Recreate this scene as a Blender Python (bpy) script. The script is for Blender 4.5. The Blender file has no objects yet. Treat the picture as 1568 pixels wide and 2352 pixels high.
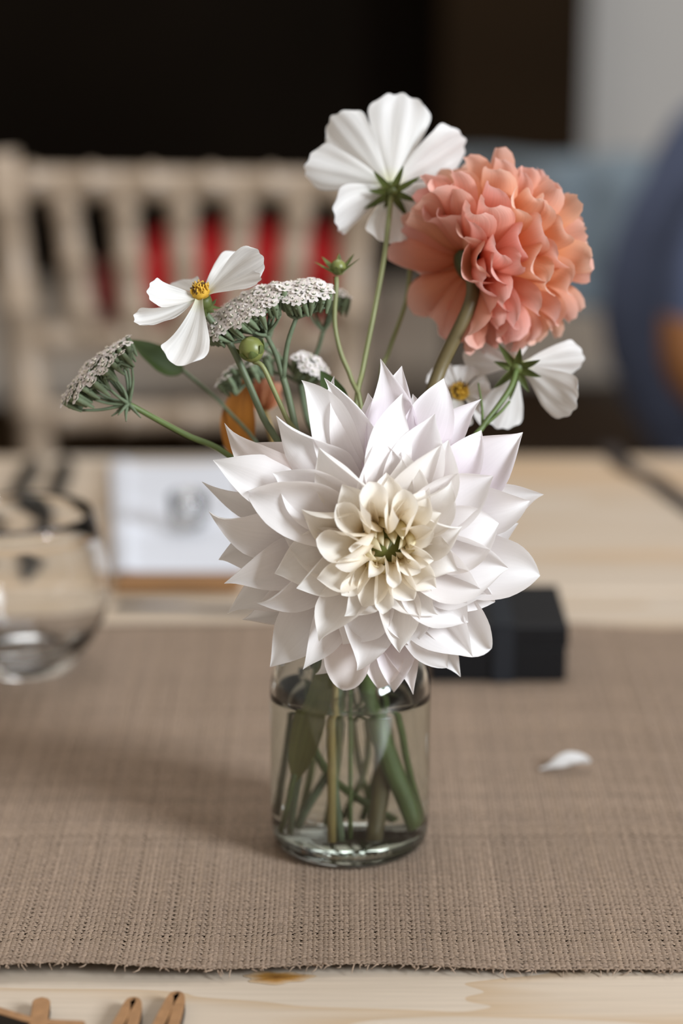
import bpy, math, random
import numpy as np
from mathutils import Vector, Matrix

random.seed(7)
RNG = np.random.default_rng(11)
SC = bpy.context.scene
COL = SC.collection

# ------------------------------------------------------------------ camera
PITCH = math.radians(16.3)
FPX = 2352 * 85.0 / 36.0
EYE = np.array([0.0, 0.0, 1.27])
FWD = np.array([0.0, math.cos(PITCH), -math.sin(PITCH)])
UPV = np.array([0.0, math.sin(PITCH), math.cos(PITCH)])
RGT = np.array([1.0, 0.0, 0.0])
cam_d = bpy.data.cameras.new('camera')
cam = bpy.data.objects.new('camera', cam_d)
COL.objects.link(cam)
cam.location = EYE
cam.rotation_euler = (math.pi / 2 - PITCH, 0, 0)
cam_d.sensor_fit = 'VERTICAL'
cam_d.sensor_height = 36.0
cam_d.sensor_width = 24.0
cam_d.lens = 85.0
cam_d.clip_start = 0.05
cam_d.dof.use_dof = True
cam_d.dof.focus_distance = 1.15
cam_d.dof.aperture_fstop = 3.0
SC.camera = cam

# ------------------------------------------------------------------ world, lights, exposure
SC.view_settings.view_transform = 'Standard'
SC.view_settings.look = 'None'
SC.view_settings.gamma = 1.0
SC.view_settings.use_curve_mapping = False
SC.view_settings.exposure = 0.64
world = bpy.data.worlds.new('world')
SC.world = world
world.use_nodes = True
world.node_tree.nodes['Background'].inputs[0].default_value = (1.0, 0.89, 0.76, 1)
world.node_tree.nodes['Background'].inputs[1].default_value = 0.33


def area(name, loc, target, sx, sy, power, col):
    d = bpy.data.lights.new(name, 'AREA')
    d.shape = 'RECTANGLE'
    d.size, d.size_y = sx, sy
    d.energy = power
    d.color = col
    o = bpy.data.objects.new(name, d)
    COL.objects.link(o)
    o.location = loc
    o.rotation_euler = (Vector(target) - Vector(loc)).to_track_quat('-Z', 'Y').to_euler()
    return o


# tall window on the right-hand side of the hall, and the rooflight over the table
area('window_daylight', (2.58, -0.80, 2.42), (0, -0.80, 2.42), 1.2, 1.2, 165, (0.86, 0.93, 1.0))
area('rooflight_daylight', (0.1, 2.3, 3.6), (0, 1.6, 0.8), 1.6, 1.6, 22, (0.97, 0.98, 1.0))

# ------------------------------------------------------------------ helpers


def ray(px, py):
    return FWD + RGT * ((px - 784.0) / FPX) + UPV * (-(py - 1176.0) / FPX)


def at(px, py, z):
    """point seen at a pixel, at a given distance along the view axis"""
    return EYE + ray(px, py) * z


def ground(px, py, h=0.75):
    d = ray(px, py)
    return EYE + d * ((h - EYE[2]) / d[2])


def on_y(px, py, Y):
    d = ray(px, py)
    return EYE + d * (Y / d[1])


def nrm(v):
    v = np.asarray(v, float)
    return v / (np.linalg.norm(v) + 1e-12)


MATS = {}


def new_mat(name):
    m = bpy.data.materials.new(name)
    m.use_nodes = True
    nt = m.node_tree
    MATS[name] = m
    return m, nt, nt.nodes['Principled BSDF']


def N(nt, kind, **kw):
    n = nt.nodes.new(kind)
    for k, v in kw.items():
        if k.startswith('i_'):
            key = k[2:]
            key = int(key) if key.isdigit() else key.replace('_', ' ')
            n.inputs[key].default_value = v
        else:
            setattr(n, k, v)
    return n


def L(nt, a, ao, b, bi):
    nt.links.new(a.outputs[ao], b.inputs[bi])


def plain(name, col, rough=0.5, metal=0.0, spec=0.5, noise=0.0, nscale=40.0, bump=0.0):
    m, nt, p = new_mat(name)
    p.inputs['Base Color'].default_value = (*col, 1)
    p.inputs['Roughness'].default_value = rough
    p.inputs['Metallic'].default_value = metal
    p.inputs['Specular IOR Level'].default_value = spec
    if noise or bump:
        tc = N(nt, 'ShaderNodeTexCoord')
        nz = N(nt, 'ShaderNodeTexNoise', i_Scale=nscale, i_Detail=5.0)
        L(nt, tc, 'Object', nz, 'Vector')
        if noise:
            mx = N(nt, 'ShaderNodeMix', data_type='RGBA')
            mx.inputs[6].default_value = (*[c * (1 - noise) for c in col], 1)
            mx.inputs[7].default_value = (*[min(1, c * (1 + noise)) for c in col], 1)
            L(nt, nz, 'Fac', mx, 0)
            L(nt, mx, 2, p, 'Base Color')
        if bump:
            b = N(nt, 'ShaderNodeBump', i_Strength=bump, i_Distance=0.002)
            L(nt, nz, 'Fac', b, 'Height')
            L(nt, b, 'Normal', p, 'Normal')
    return m


def petal_mat(name, trans=0.35, rough=0.45, gain=(1, 1, 1), sheen=0.0, vein=0.12, vk=26.0, relief=0.25):
    """petal: colour from the mesh's own 'tint', fine lengthwise veins, light passing through"""
    m, nt, p = new_mat(name)
    a = N(nt, 'ShaderNodeAttribute', attribute_name='tint')
    pv = N(nt, 'ShaderNodeAttribute', attribute_name='pv')
    sep = N(nt, 'ShaderNodeSeparateXYZ')
    L(nt, pv, 'Vector', sep, 'Vector')
    mul = N(nt, 'ShaderNodeCombineXYZ')
    m1 = N(nt, 'ShaderNodeMath', operation='MULTIPLY', i_1=vk)
    L(nt, sep, 'Y', m1, 0)
    m2 = N(nt, 'ShaderNodeMath', operation='MULTIPLY', i_1=1.6)
    L(nt, sep, 'X', m2, 0)
    L(nt, m1, 0, mul, 'X')
    L(nt, m2, 0, mul, 'Y')
    L(nt, sep, 'Z', mul, 'Z')
    nz = N(nt, 'ShaderNodeTexNoise', i_Scale=1.0, i_Detail=2.0)
    L(nt, mul, 'Vector', nz, 'Vector')
    mr = N(nt, 'ShaderNodeMapRange', i_1=0.3, i_2=0.7, i_3=1.0 - vein, i_4=1.0)
    L(nt, nz, 'Fac', mr, 'Value')
    mx = N(nt, 'ShaderNodeMix', data_type='RGBA', blend_type='MULTIPLY')
    mx.inputs[0].default_value = 1.0
    L(nt, a, 'Color', mx, 6)
    L(nt, mr, 'Result', mx, 7)
    L(nt, mx, 2, p, 'Base Color')
    p.inputs['Roughness'].default_value = rough
    p.inputs['Specular IOR Level'].default_value = 0.35
    b = N(nt, 'ShaderNodeBump', i_Strength=relief, i_Distance=0.0006)
    L(nt, nz, 'Fac', b, 'Height')
    L(nt, b, 'Normal', p, 'Normal')
    tr = N(nt, 'ShaderNodeBsdfTranslucent')
    L(nt, mx, 2, tr, 'Color')
    ms = N(nt, 'ShaderNodeMixShader', i_Fac=trans)
    L(nt, p, 0, ms, 1)
    L(nt, tr, 0, ms, 2)
    L(nt, ms, 0, nt.nodes['Material Output'], 'Surface')
    return m


def glass_mat(name, col, ior, rough=0.0):
    m, nt, p = new_mat(name)
    p.inputs['Base Color'].default_value = (*col, 1)
    p.inputs['Roughness'].default_value = rough
    p.inputs['IOR'].default_value = ior
    p.inputs['Transmission Weight'].default_value = 1.0
    return m


def make_obj(name, V, F, mats, parent=None, smooth=True, tint=None, pv=None, fmat=None, loc=None):
    """one mesh object; vertices in world space; parented parts keep their world place"""
    V = np.asarray(V, float)
    if parent is not None:
        off = np.array(parent.matrix_world.translation if parent.parent is None else (0, 0, 0), float)
        off = np.array(ORIG[parent.name])
    elif loc is not None:
        off = np.asarray(loc, float)
    else:
        off = np.zeros(3)
    me = bpy.data.meshes.new(name)
    me.from_pydata((V - off).tolist(), [], [list(map(int, f)) for f in F])
    if not isinstance(mats, (list, tuple)):
        mats = [mats]
    for m in mats:
        me.materials.append(MATS[m] if isinstance(m, str) else m)
    if smooth:
        me.polygons.foreach_set('use_smooth', [True] * len(me.polygons))
    if fmat is not None:
        me.polygons.foreach_set('material_index', list(map(int, fmat)))
    if tint is not None:
        a = me.color_attributes.new('tint', 'FLOAT_COLOR', 'POINT')
        c = np.ones((len(V), 4))
        c[:, :3] = tint
        a.data.foreach_set('color', c.ravel())
    if pv is not None:
        a = me.attributes.new('pv', 'FLOAT_VECTOR', 'POINT')
        a.data.foreach_set('vector', np.asarray(pv, float).ravel())
    o = bpy.data.objects.new(name, me)
    COL.objects.link(o)
    if parent is not None:
        o.parent = parent
        ORIG[o.name] = off        # sub-parts share the frame of the part
    else:
        o.location = off
        ORIG[o.name] = off
    return o


ORIG = {}


def thing(name, label, cat, loc, group=None):
    o = bpy.data.objects.new(name, None)
    COL.objects.link(o)
    o.empty_display_size = 0.02
    o.location = loc
    ORIG[o.name] = np.asarray(loc, float)
    return tag(o, label, cat, group)


def tag(o, label, cat, group=None):
    o['label'] = label
    o['category'] = cat
    if group:
        o['group'] = group
    return o


def struct(o, label=None):
    o['kind'] = 'structure'
    if label:
        o['label'] = label
    return o


def box(c, s, rot=0.0, bev=0.0):
    """rounded box: centre, full size, turn about z"""
    x, y, z = [v / 2 for v in s]
    if bev <= 0:
        V = np.array([(sx * x, sy * y, sz * z) for sx in (-1, 1) for sy in (-1, 1) for sz in (-1, 1)])
        F = [(0, 1, 3, 2), (4, 6, 7, 5), (0, 4, 5, 1), (2, 3, 7, 6), (0, 2, 6, 4), (1, 5, 7, 3)]
    else:
        b = min(bev, x * .99, y * .99, z * .99)
        levels = [(-z, b), (-z + b * .3, b * .3), (-z + b, 0), (z - b, 0), (z - b * .3, b * .3), (z, b)]
        V, F = [], []
        for (zz, ins) in levels:
            for (sx, sy) in ((-1, -1), (1, -1), (1, 1), (-1, 1)):
                X, Y = x - ins, y - ins
                cx, cy = sx * (X - b * .6), sy * (Y - b * .6)
                a0 = {(-1, -1): 180, (1, -1): 270, (1, 1): 0, (-1, 1): 90}[(sx, sy)]
                for k in range(3):
                    a = math.radians(a0 + 45 * k)
                    V.append((cx + b * .6 * math.cos(a), cy + b * .6 * math.sin(a), zz))
        n = 12
        for i in range(len(levels) - 1):
            for k in range(n):
                F.append((i * n + k, i * n + (k + 1) % n, (i + 1) * n + (k + 1) % n, (i + 1) * n + k))
        F.append(tuple(reversed(range(n))))
        F.append(tuple(range((len(levels) - 1) * n, len(levels) * n)))
        V = np.array(V)
    cr, sr = math.cos(rot), math.sin(rot)
    R = np.array([[cr, -sr, 0], [sr, cr, 0], [0, 0, 1]])
    return V @ R.T + np.asarray(c, float), F


def lathe(prof, c, n=48, closed=False, axis=None):
    """revolve (r,z) pairs about z at c"""
    V, F = [], []
    m = len(prof)
    for (r, z) in prof:
        for k in range(n):
            a = 2 * math.pi * k / n
            V.append((r * math.cos(a), r * math.sin(a), z))
    for i in range(m - 1 + (1 if closed else 0)):
        j = (i + 1) % m
        for k in range(n):
            F.append((i * n + k, i * n + (k + 1) % n, j * n + (k + 1) % n, j * n + k))
    V = np.array(V)
    if axis is not None:
        a = nrm(axis)
        u = nrm(np.cross(a, [0.3, 0.9, 0.1]))
        w = np.cross(a, u)
        V = V[:, :1] * u + V[:, 1:2] * w + V[:, 2:3] * a
    return V + np.asarray(c, float), F


def spline(pts, n):
    """Catmull-Rom through points"""
    P = np.asarray(pts, float)
    P = np.vstack([2 * P[0] - P[1], P, 2 * P[-1] - P[-2]])
    out = []
    segs = len(P) - 3
    for k in range(n + 1):
        t = k / n * segs
        i = min(int(t), segs - 1)
        u = t - i
        a, b, c, d = P[i:i + 4]
        out.append(0.5 * ((2 * b) + (c - a) * u + (2 * a - 5 * b + 4 * c - d) * u * u + (3 * b - a - 3 * c + d) * u ** 3))
    return np.array(out)


def tube(path, rad, n=8, cap=True):
    P = np.asarray(path, float)
    m = len(P)
    R = np.full(m, rad) if np.isscalar(rad) else np.interp(np.linspace(0, 1, m), np.linspace(0, 1, len(rad)), rad)
    T = np.gradient(P, axis=0)
    T /= np.linalg.norm(T, axis=1)[:, None] + 1e-12
    u = nrm(np.cross(T[0], [0.13, 0.31, 0.94] if abs(T[0][2]) < .9 else [1, 0.1, 0]))
    V = []
    for i in range(m):
        u = nrm(u - T[i] * np.dot(u, T[i]))
        w = np.cross(T[i], u)
        for k in range(n):
            a = 2 * math.pi * k / n
            V.append(P[i] + R[i] * (math.cos(a) * u + math.sin(a) * w))
    F = []
    for i in range(m - 1):
        for k in range(n):
            F.append((i * n + k, i * n + (k + 1) % n, (i + 1) * n + (k + 1) % n, (i + 1) * n + k))
    if cap:
        F.append(tuple(reversed(range(n))))
        F.append(tuple(range((m - 1) * n, m * n)))
    return np.array(V), F


class Acc:
    """collect several shapes into one mesh"""

    def __init__(self):
        self.V, self.F, self.M, self.C, self.n = [], [], [], [], 0

    def add(self, VF, mat=0, col=None):
        V, F = VF[0], VF[1]
        self.V.append(np.asarray(V, float))
        self.F += [tuple(i + self.n for i in f) for f in F]
        self.M += [mat] * len(F)
        if col is not None:
            self.C.append(np.broadcast_to(np.asarray(col, float), (len(V), 3)))
        self.n += len(V)
        return self

    def obj(self, name, mats, parent=None, smooth=True, **kw):
        t = np.vstack(self.C) if self.C else None
        return make_obj(name, np.vstack(self.V), self.F, mats, parent, smooth, tint=t, fmat=self.M, **kw)


PROF = {
    'dahlia': ([0, .12, .3, .48, .62, .74, .84, .91, .96, 1.0], [.34, .52, .80, .97, 1.0, .86, .56, .29, .125, .012]),
    'trumpet': ([0, .2, .45, .7, .84, .93, 1.0], [.62, .78, .95, 1.0, .78, .36, .02]),
    'spear': ([0, .15, .4, .6, .8, .92, 1.0], [.5, .72, 1.0, .92, .58, .26, .02]),
    'spoon': ([0, .15, .4, .65, .82, .93, 1.0], [.32, .5, .84, 1.0, .95, .74, .36]),
    'cosmos': ([0, .1, .3, .55, .78, .92, 1.0], [.16, .24, .52, .86, 1.0, .94, .74]),
    'sepal': ([0, .2, .5, .8, 1.0], [.8, 1.0, .75, .4, .03]),
    'leaf': ([0, .1, .3, .5, .75, .92, 1.0], [.1, .5, .9, 1.0, .7, .28, .02]),
}


def bez(P, s):
    s = s[:, None]
    return ((1 - s) ** 3) * P[0] + 3 * s * (1 - s) ** 2 * P[1] + 3 * s * s * (1 - s) * P[2] + s ** 3 * P[3]


def petal(P, face, width, prof='dahlia', cup=(0.5, 0.4, 0.6), nu=18, nv=11, ripple=0.03, wave=0.05, twist=0.0,
          notch=0.0, pleat=0.0, seed=None, asym=0.0, bend=0.0, hook=0.0, curl=0.0, wfreq=7.0):
    """petal on a Bezier midrib P (4 points); 'face' is where its inner face looks; cup: roll angle at base, middle, tip"""
    rs = np.random.default_rng(seed if seed is not None else RNG.integers(1 << 30))
    P = np.asarray(P, float)
    s = np.linspace(0, 1, nu)
    v = np.linspace(-1, 1, nv)
    C = bez(P, s)
    T = np.gradient(C, axis=0)
    T /= np.linalg.norm(T, axis=1)[:, None] + 1e-12
    chord = nrm(P[3] - P[0])
    B0 = np.cross(chord, face)
    if np.linalg.norm(B0) < 0.05:
        B0 = np.cross(chord, face + np.array([0.2, 0.3, 0.5]))
    B0 = nrm(B0)
    xs, ys = PROF[prof]
    f = np.interp(s, xs, ys)
    f = np.convolve(np.pad(f, 1, mode='edge'), [.2, .6, .2], mode='valid')
    f[-1] = ys[-1]
    w = f * width * 0.5
    phi = np.interp(s, [0, .5, 1], cup) + 1e-3
    if prof == 'trumpet':      # a tube of even radius cut slantwise: the roll opens as the petal narrows
        phi = cup[1] * f * (1.12 - .22 * s) + 1e-3
    Lc = np.linalg.norm(P[3] - P[0])
    V = np.zeros((nu, nv, 3))
    sickle = bend * Lc * (s ** 2 - s) * 2.0
    hook_s = np.clip((s - .72) / .28, 0, 1) ** 2 * hook * Lc
    ph = rs.uniform(0, 6.28, 4)
    for i in range(nu):
        b = nrm(B0 - T[i] * np.dot(B0, T[i]))
        n = np.cross(b, T[i])
        tw = twist * s[i] + 0.0
        b, n = b * math.cos(tw) + n * math.sin(tw), n * math.cos(tw) - b * math.sin(tw)
        R = w[i] / phi[i]
        pr = phi[i] * v * (1 + asym * v)
        across = R * np.sin(pr)
        lift = R * (1 - np.cos(pr))
        lift = lift + w[i] * ripple * np.sin(3.1 * v + ph[0] + 2 * s[i]) * (0.3 + s[i])
        lift = lift + w[i] * wave * np.abs(v) ** 2 * np.sin(wfreq * s[i] + ph[1] + (v > 0) * ph[2])
        if pleat:
            lift = lift + w[i] * pleat * np.cos(v * 9.0 + ph[3]) * min(1, s[i] * 2)
        lift = lift + np.clip((s[i] - .62) / .38, 0, 1) ** 2 * curl * Lc
        V[i] = C[i] + np.outer(across + sickle[i] + hook_s[i], b) + np.outer(lift, n)
    if notch:
        # toothed, rounded end: pull the last part back away from the lobes
        lobes = (0.5 - 0.5 * np.cos((v + 1) * math.pi * 3)) * 0.5 + 0.5
        back = notch * Lc * ((1 - lobes) * 0.55 + v ** 2 * 1.1)
        g = np.clip((s - 0.55) / 0.45, 0, 1) ** 1.6
        V -= (g[:, None] * back[None, :])[:, :, None] * T[:, None, :]
    F = [(i * nv + j, i * nv + j + 1, (i + 1) * nv + j + 1, (i + 1) * nv + j) for i in range(nu - 1) for j in range(nv - 1)]
    S, W = np.meshgrid(s, v, indexing='ij')
    pv = np.stack([S.ravel(), W.ravel(), np.full(S.size, rs.uniform(0, 50))], 1)
    return V.reshape(-1, 3), F, pv


def petal_obj(name, parent, mat, tintf, *a, **k):
    V, F, pv = petal(*a, **k)
    return make_obj(name, V, F, mat, parent, tint=tintf(pv[:, 0], pv[:, 1]), pv=pv)


def grad(c0, c1, c2=None, mid=0.5):
    c0, c1 = np.array(c0), np.array(c1)
    c2 = c1 if c2 is None else np.array(c2)

    def f(s, v):
        a = np.clip(s / mid, 0, 1)[:, None]
        b = np.clip((s - mid) / (1 - mid), 0, 1)[:, None]
        return c0 * (1 - a) + c1 * a * (1 - b) + c2 * b * a if False else (c0 * (1 - a) + c1 * a) * (1 - b) + c2 * b
    return f


# ------------------------------------------------------------------ materials
petal_mat('petal_white', trans=0.41, rough=0.5, vein=0.03, vk=14.0, relief=0.10)
petal_mat('petal_cosmos', trans=0.38, rough=0.5, vein=0.14, vk=9.0)
petal_mat('petal_coral', trans=0.42, rough=0.45, vein=0.10)
petal_mat('leaf_green', trans=0.25, rough=0.5, vein=0.35)
plain('stem_green', (0.10, 0.145, 0.04), 0.5, noise=0.25, nscale=90)
plain('stem_pale', (0.20, 0.215, 0.085), 0.5, noise=0.2, nscale=90)
plain('stem_blue', (0.12, 0.155, 0.085), 0.55, noise=0.25, nscale=120)
plain('stem_brown', (0.12, 0.09, 0.035), 0.5, noise=0.25, nscale=90)
plain('stem_yellow', (0.36, 0.26, 0.09), 0.5, noise=0.2, nscale=90)
plain('yarrow_green', (0.115, 0.15, 0.085), 0.7, noise=0.35, nscale=300)
plain('yarrow_cup', (0.14, 0.18, 0.10), 0.7, noise=0.3, nscale=300)
ym_ = plain('yarrow_petal', (0.93, 0.87, 0.85), 0.6, noise=0.04, nscale=300)
_t = N(ym_.node_tree, 'ShaderNodeBsdfTranslucent')
_t.inputs[0].default_value = (0.93, 0.87, 0.85, 1)
_m = N(ym_.node_tree, 'ShaderNodeMixShader', i_Fac=0.45)
L(ym_.node_tree, ym_.node_tree.nodes['Principled BSDF'], 0, _m, 1)
L(ym_.node_tree, _t, 0, _m, 2)
L(ym_.node_tree, _m, 0, ym_.node_tree.nodes['Material Output'], 'Surface')
plain('yarrow_eye', (0.76, 0.70, 0.60), 0.8, noise=0.2, nscale=500)
plain('pollen_yellow', (0.62, 0.36, 0.03), 0.7, noise=0.4, nscale=900)
plain('pollen_dark', (0.10, 0.05, 0.01), 0.7)
plain('bud_green', (0.17, 0.19, 0.05), 0.4, noise=0.3, nscale=120)
plain('calyx_green', (0.10, 0.125, 0.03), 0.5, noise=0.3, nscale=150)
plain('calyx_dark', (0.05, 0.06, 0.015), 0.6)
glass_mat('jar_glass', (0.945, 0.975, 0.955), 1.48)
glass_mat('clear_glass', (0.985, 0.99, 0.99), 1.47)
glass_mat('water', (0.96, 0.975, 0.955), 1.33)
plain('black_card', (0.006, 0.006, 0.007), 0.55, spec=0.25, noise=0.2, nscale=300)
plain('black_satin', (0.016, 0.019, 0.024), 0.32, spec=0.4)
plain('black_handle', (0.008, 0.008, 0.007), 0.35)
plain('steel', (0.42, 0.42, 0.44), 0.25, metal=1.0)
plain('steel_dark', (0.16, 0.16, 0.18), 0.3, metal=1.0)
plain('napkin_white', (0.60, 0.615, 0.665), 0.8, noise=0.04, nscale=60, bump=0.1)
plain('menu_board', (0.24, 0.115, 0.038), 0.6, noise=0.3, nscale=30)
plain('chair_wood', (0.375, 0.285, 0.205), 0.38, noise=0.14, nscale=25)
plain('shirt_navy', (0.105, 0.135, 0.235), 0.85, noise=0.35, nscale=14, bump=0.4)
plain('trouser_black', (0.008, 0.008, 0.012), 0.9)
plain('skin', (0.46, 0.20, 0.08), 0.5)
plain('hair_brown', (0.03, 0.018, 0.01), 0.6, noise=0.4, nscale=80)
plain('jacket_blue', (0.19, 0.235, 0.27), 0.9, noise=0.25, nscale=16, bump=0.4)
plain('red_cloth', (0.55, 0.006, 0.010), 0.8, noise=0.25, nscale=18, bump=0.3)
plain('dark_red_cloth', (0.13, 0.008, 0.006), 0.8, noise=0.4, nscale=25, bump=0.3)
plain('plaster', (0.68, 0.66, 0.635), 0.9, noise=0.10, nscale=2.2, bump=0.3)
plain('dark_wall', (0.0075, 0.0050, 0.0031), 0.9, noise=0.95, nscale=1.3, bump=0.4, spec=0.06)  # near-black wall colour with strong uneven brown tone
plain('timber_dark', (0.021, 0.012, 0.0055), 0.7, noise=0.4, nscale=5, bump=0.3, spec=0.06)
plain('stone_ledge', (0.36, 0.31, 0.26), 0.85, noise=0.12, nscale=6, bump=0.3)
plain('ledge_front_shade', (0.022, 0.012, 0.005), 0.8, noise=0.35, nscale=4, spec=0.06)  # shade on the ledge's front, put into a dark colour
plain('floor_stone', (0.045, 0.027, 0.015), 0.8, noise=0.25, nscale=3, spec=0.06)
plain('dark_chair_wood', (0.03, 0.018, 0.010), 0.5, spec=0.06)
plain('strap_dark', (0.02, 0.012, 0.009), 0.6)
plain('letter_edge', (0.012, 0.007, 0.004), 0.7)
plain('wall_pale', (0.45, 0.42, 0.38), 0.9)


def pine():
    m, nt, p = new_mat('pine')
    tc = N(nt, 'ShaderNodeTexCoord')
    oi = N(nt, 'ShaderNodeObjectInfo')
    mp = N(nt, 'ShaderNodeMapping')
    mp.inputs['Scale'].default_value = (2.2, 17.0, 17.0)
    L(nt, tc, 'Object', mp, 'Vector')
    add = N(nt, 'ShaderNodeVectorMath', operation='ADD')
    L(nt, mp, 'Vector', add, 0)
    L(nt, oi, 'Random', add, 1)
    nz = N(nt, 'ShaderNodeTexNoise', i_Scale=0.75, i_Detail=3.0, i_Roughness=0.45)
    L(nt, add, 'Vector', nz, 'Vector')
    rings = N(nt, 'ShaderNodeMath', operation='MULTIPLY', i_1=7.0)
    L(nt, nz, 'Fac', rings, 0)
    fr = N(nt, 'ShaderNodeMath', operation='FRACT')
    L(nt, rings, 0, fr, 0)
    rp = N(nt, 'ShaderNodeValToRGB')
    e = rp.color_ramp.elements
    e[0].position, e[0].color = 0.0, (0.54, 0.452, 0.36, 1)
    e[1].position, e[1].color = 1.0, (0.48, 0.355, 0.235, 1)
    x = rp.color_ramp.elements.new(0.70)
    x.color = (0.525, 0.428, 0.33, 1)
    L(nt, fr, 0, rp, 'Fac')
    # fine fibre
    mp2 = N(nt, 'ShaderNodeMapping')
    mp2.inputs['Scale'].default_value = (14.0, 420.0, 420.0)
    L(nt, tc, 'Object', mp2, 'Vector')
    nf = N(nt, 'ShaderNodeTexNoise', i_Scale=1.0, i_Detail=3.0)
    L(nt, mp2, 'Vector', nf, 'Vector')
    mr = N(nt, 'ShaderNodeMapRange', i_1=0.3, i_2=0.75, i_3=1.04, i_4=0.90)
    L(nt, nf, 'Fac', mr, 'Value')
    mu = N(nt, 'ShaderNodeMix', data_type='RGBA', blend_type='MULTIPLY')
    mu.inputs[0].default_value = 1.0
    L(nt, rp, 'Color', mu, 6)
    L(nt, mr, 'Result', mu, 7)
    # broad reddish heartwood patches
    mp3 = N(nt, 'ShaderNodeMapping')
    mp3.inputs['Scale'].default_value = (2.0, 9.0, 9.0)
    L(nt, tc, 'Object', mp3, 'Vector')
    n3 = N(nt, 'ShaderNodeTexNoise', i_Scale=1.0, i_Detail=2.0)
    L(nt, mp3, 'Vector', n3, 'Vector')
    mr3 = N(nt, 'ShaderNodeMapRange', i_1=0.56, i_2=0.68, i_3=0.0, i_4=0.55)
    L(nt, n3, 'Fac', mr3, 'Value')
    mx = N(nt, 'ShaderNodeMix', data_type='RGBA')
    L(nt, mr3, 'Result', mx, 0)
    L(nt, mu, 2, mx, 6)
    mx.inputs[7].default_value = (0.52, 0.32, 0.15, 1)
    L(nt, mx, 2, p, 'Base Color')
    p.inputs['Roughness'].default_value = 0.42
    b = N(nt, 'ShaderNodeBump', i_Strength=0.12, i_Distance=0.0008)
    L(nt, nf, 'Fac', b, 'Height')
    L(nt, b, 'Normal', p, 'Normal')


pine()
petal_mat('pine_knot', trans=0.0, rough=0.45, vein=0.35)
plain('pine_leg', (0.50, 0.36, 0.22), 0.5, noise=0.15, nscale=20)
plain('letter_top', (0.30, 0.155, 0.065), 0.6, noise=0.32, nscale=260, bump=0.2)


def burlap():
    m, nt, p = new_mat('burlap_thread')
    a = N(nt, 'ShaderNodeAttribute', attribute_name='tint')
    tc = N(nt, 'ShaderNodeTexCoord')
    nz = N(nt, 'ShaderNodeTexNoise', i_Scale=1500.0, i_Detail=2.0)
    L(nt, tc, 'Object', nz, 'Vector')
    mr = N(nt, 'ShaderNodeMapRange', i_1=0.3, i_2=0.7, i_3=0.78, i_4=1.12)
    L(nt, nz, 'Fac', mr, 'Value')
    mu = N(nt, 'ShaderNodeMix', data_type='RGBA', blend_type='MULTIPLY')
    mu.inputs[0].default_value = 1.0
    L(nt, a, 'Color', mu, 6)
    L(nt, mr, 'Result', mu, 7)
    L(nt, mu, 2, p, 'Base Color')
    p.inputs['Roughness'].default_value = 0.9
    p.inputs['Specular IOR Level'].default_value = 0.2
    b = N(nt, 'ShaderNodeBump', i_Strength=0.5, i_Distance=0.0003)
    L(nt, nz, 'Fac', b, 'Height')
    L(nt, b, 'Normal', p, 'Normal')
    # the sheet beyond the modelled threads: same cloth, weave as fine relief
    m, nt, p = new_mat('burlap_sheet')
    tc = N(nt, 'ShaderNodeTexCoord')
    ck = N(nt, 'ShaderNodeTexWave', wave_type='BANDS', bands_direction='X', i_Scale=64.0, i_Distortion=1.0)
    ck2 = N(nt, 'ShaderNodeTexWave', wave_type='BANDS', bands_direction='Y', i_Scale=64.0, i_Distortion=1.0)
    L(nt, tc, 'Object', ck, 'Vector')
    L(nt, tc, 'Object', ck2, 'Vector')
    mul = N(nt, 'ShaderNodeMath', operation='MULTIPLY')
    L(nt, ck, 'Fac', mul, 0)
    L(nt, ck2, 'Fac', mul, 1)
    mx = N(nt, 'ShaderNodeMix', data_type='RGBA')
    mx.inputs[6].default_value = (0.13, 0.086, 0.054, 1)
    mx.inputs[7].default_value = (0.27, 0.197, 0.144, 1)
    L(nt, mul, 0, mx, 0)
    L(nt, mx, 2, p, 'Base Color')
    p.inputs['Roughness'].default_value = 0.95
    b = N(nt, 'ShaderNodeBump', i_Strength=0.8, i_Distance=0.001)
    L(nt, mul, 0, b, 'Height')
    L(nt, b, 'Normal', p, 'Normal')


burlap()

# ------------------------------------------------------------------ the hall
TT = 0.75            # table top height
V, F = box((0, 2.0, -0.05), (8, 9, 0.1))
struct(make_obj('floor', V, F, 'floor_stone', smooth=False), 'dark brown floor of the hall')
V, F = box((2.45, 4.62, 1.6), (4.05, 0.2, 3.2))
struct(make_obj('wall_back', V, F, 'plaster', smooth=False), 'pale grey plaster wall at the back of the hall')
V, F = box((-1.9, 4.70, 1.6), (4.65, 0.2, 3.2))
struct(make_obj('wall_recess', V, F, 'dark_wall', smooth=False), 'almost black wall behind the ledge')
V, F = box((-4.1, 2.0, 1.6), (0.2, 9, 3.2))
struct(make_obj('wall_left', V, F, 'wall_pale', smooth=False), 'pale plaster side wall')
wr = Acc()
for (y0, y1, z0, z1) in ((-2.5, -1.42, 0, 3.2), (-0.18, 6.5, 0, 3.2), (-1.42, -0.18, 0, 1.80), (-1.42, -0.18, 3.04, 3.2)):
    wr.add(box((2.67, (y0 + y1) / 2, (z0 + z1) / 2), (0.14, y1 - y0, z1 - z0)))
struct(wr.obj('wall_right', 'wall_pale', smooth=False), 'pale plaster side wall with a window')
wf = bpy.data.objects.new('window_1', None)
COL.objects.link(wf)
wf.location = (2.66, -0.80, 1.80)
ORIG[wf.name] = np.array([2.66, -0.80, 1.80])
struct(wf, 'square window in the side wall')
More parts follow.
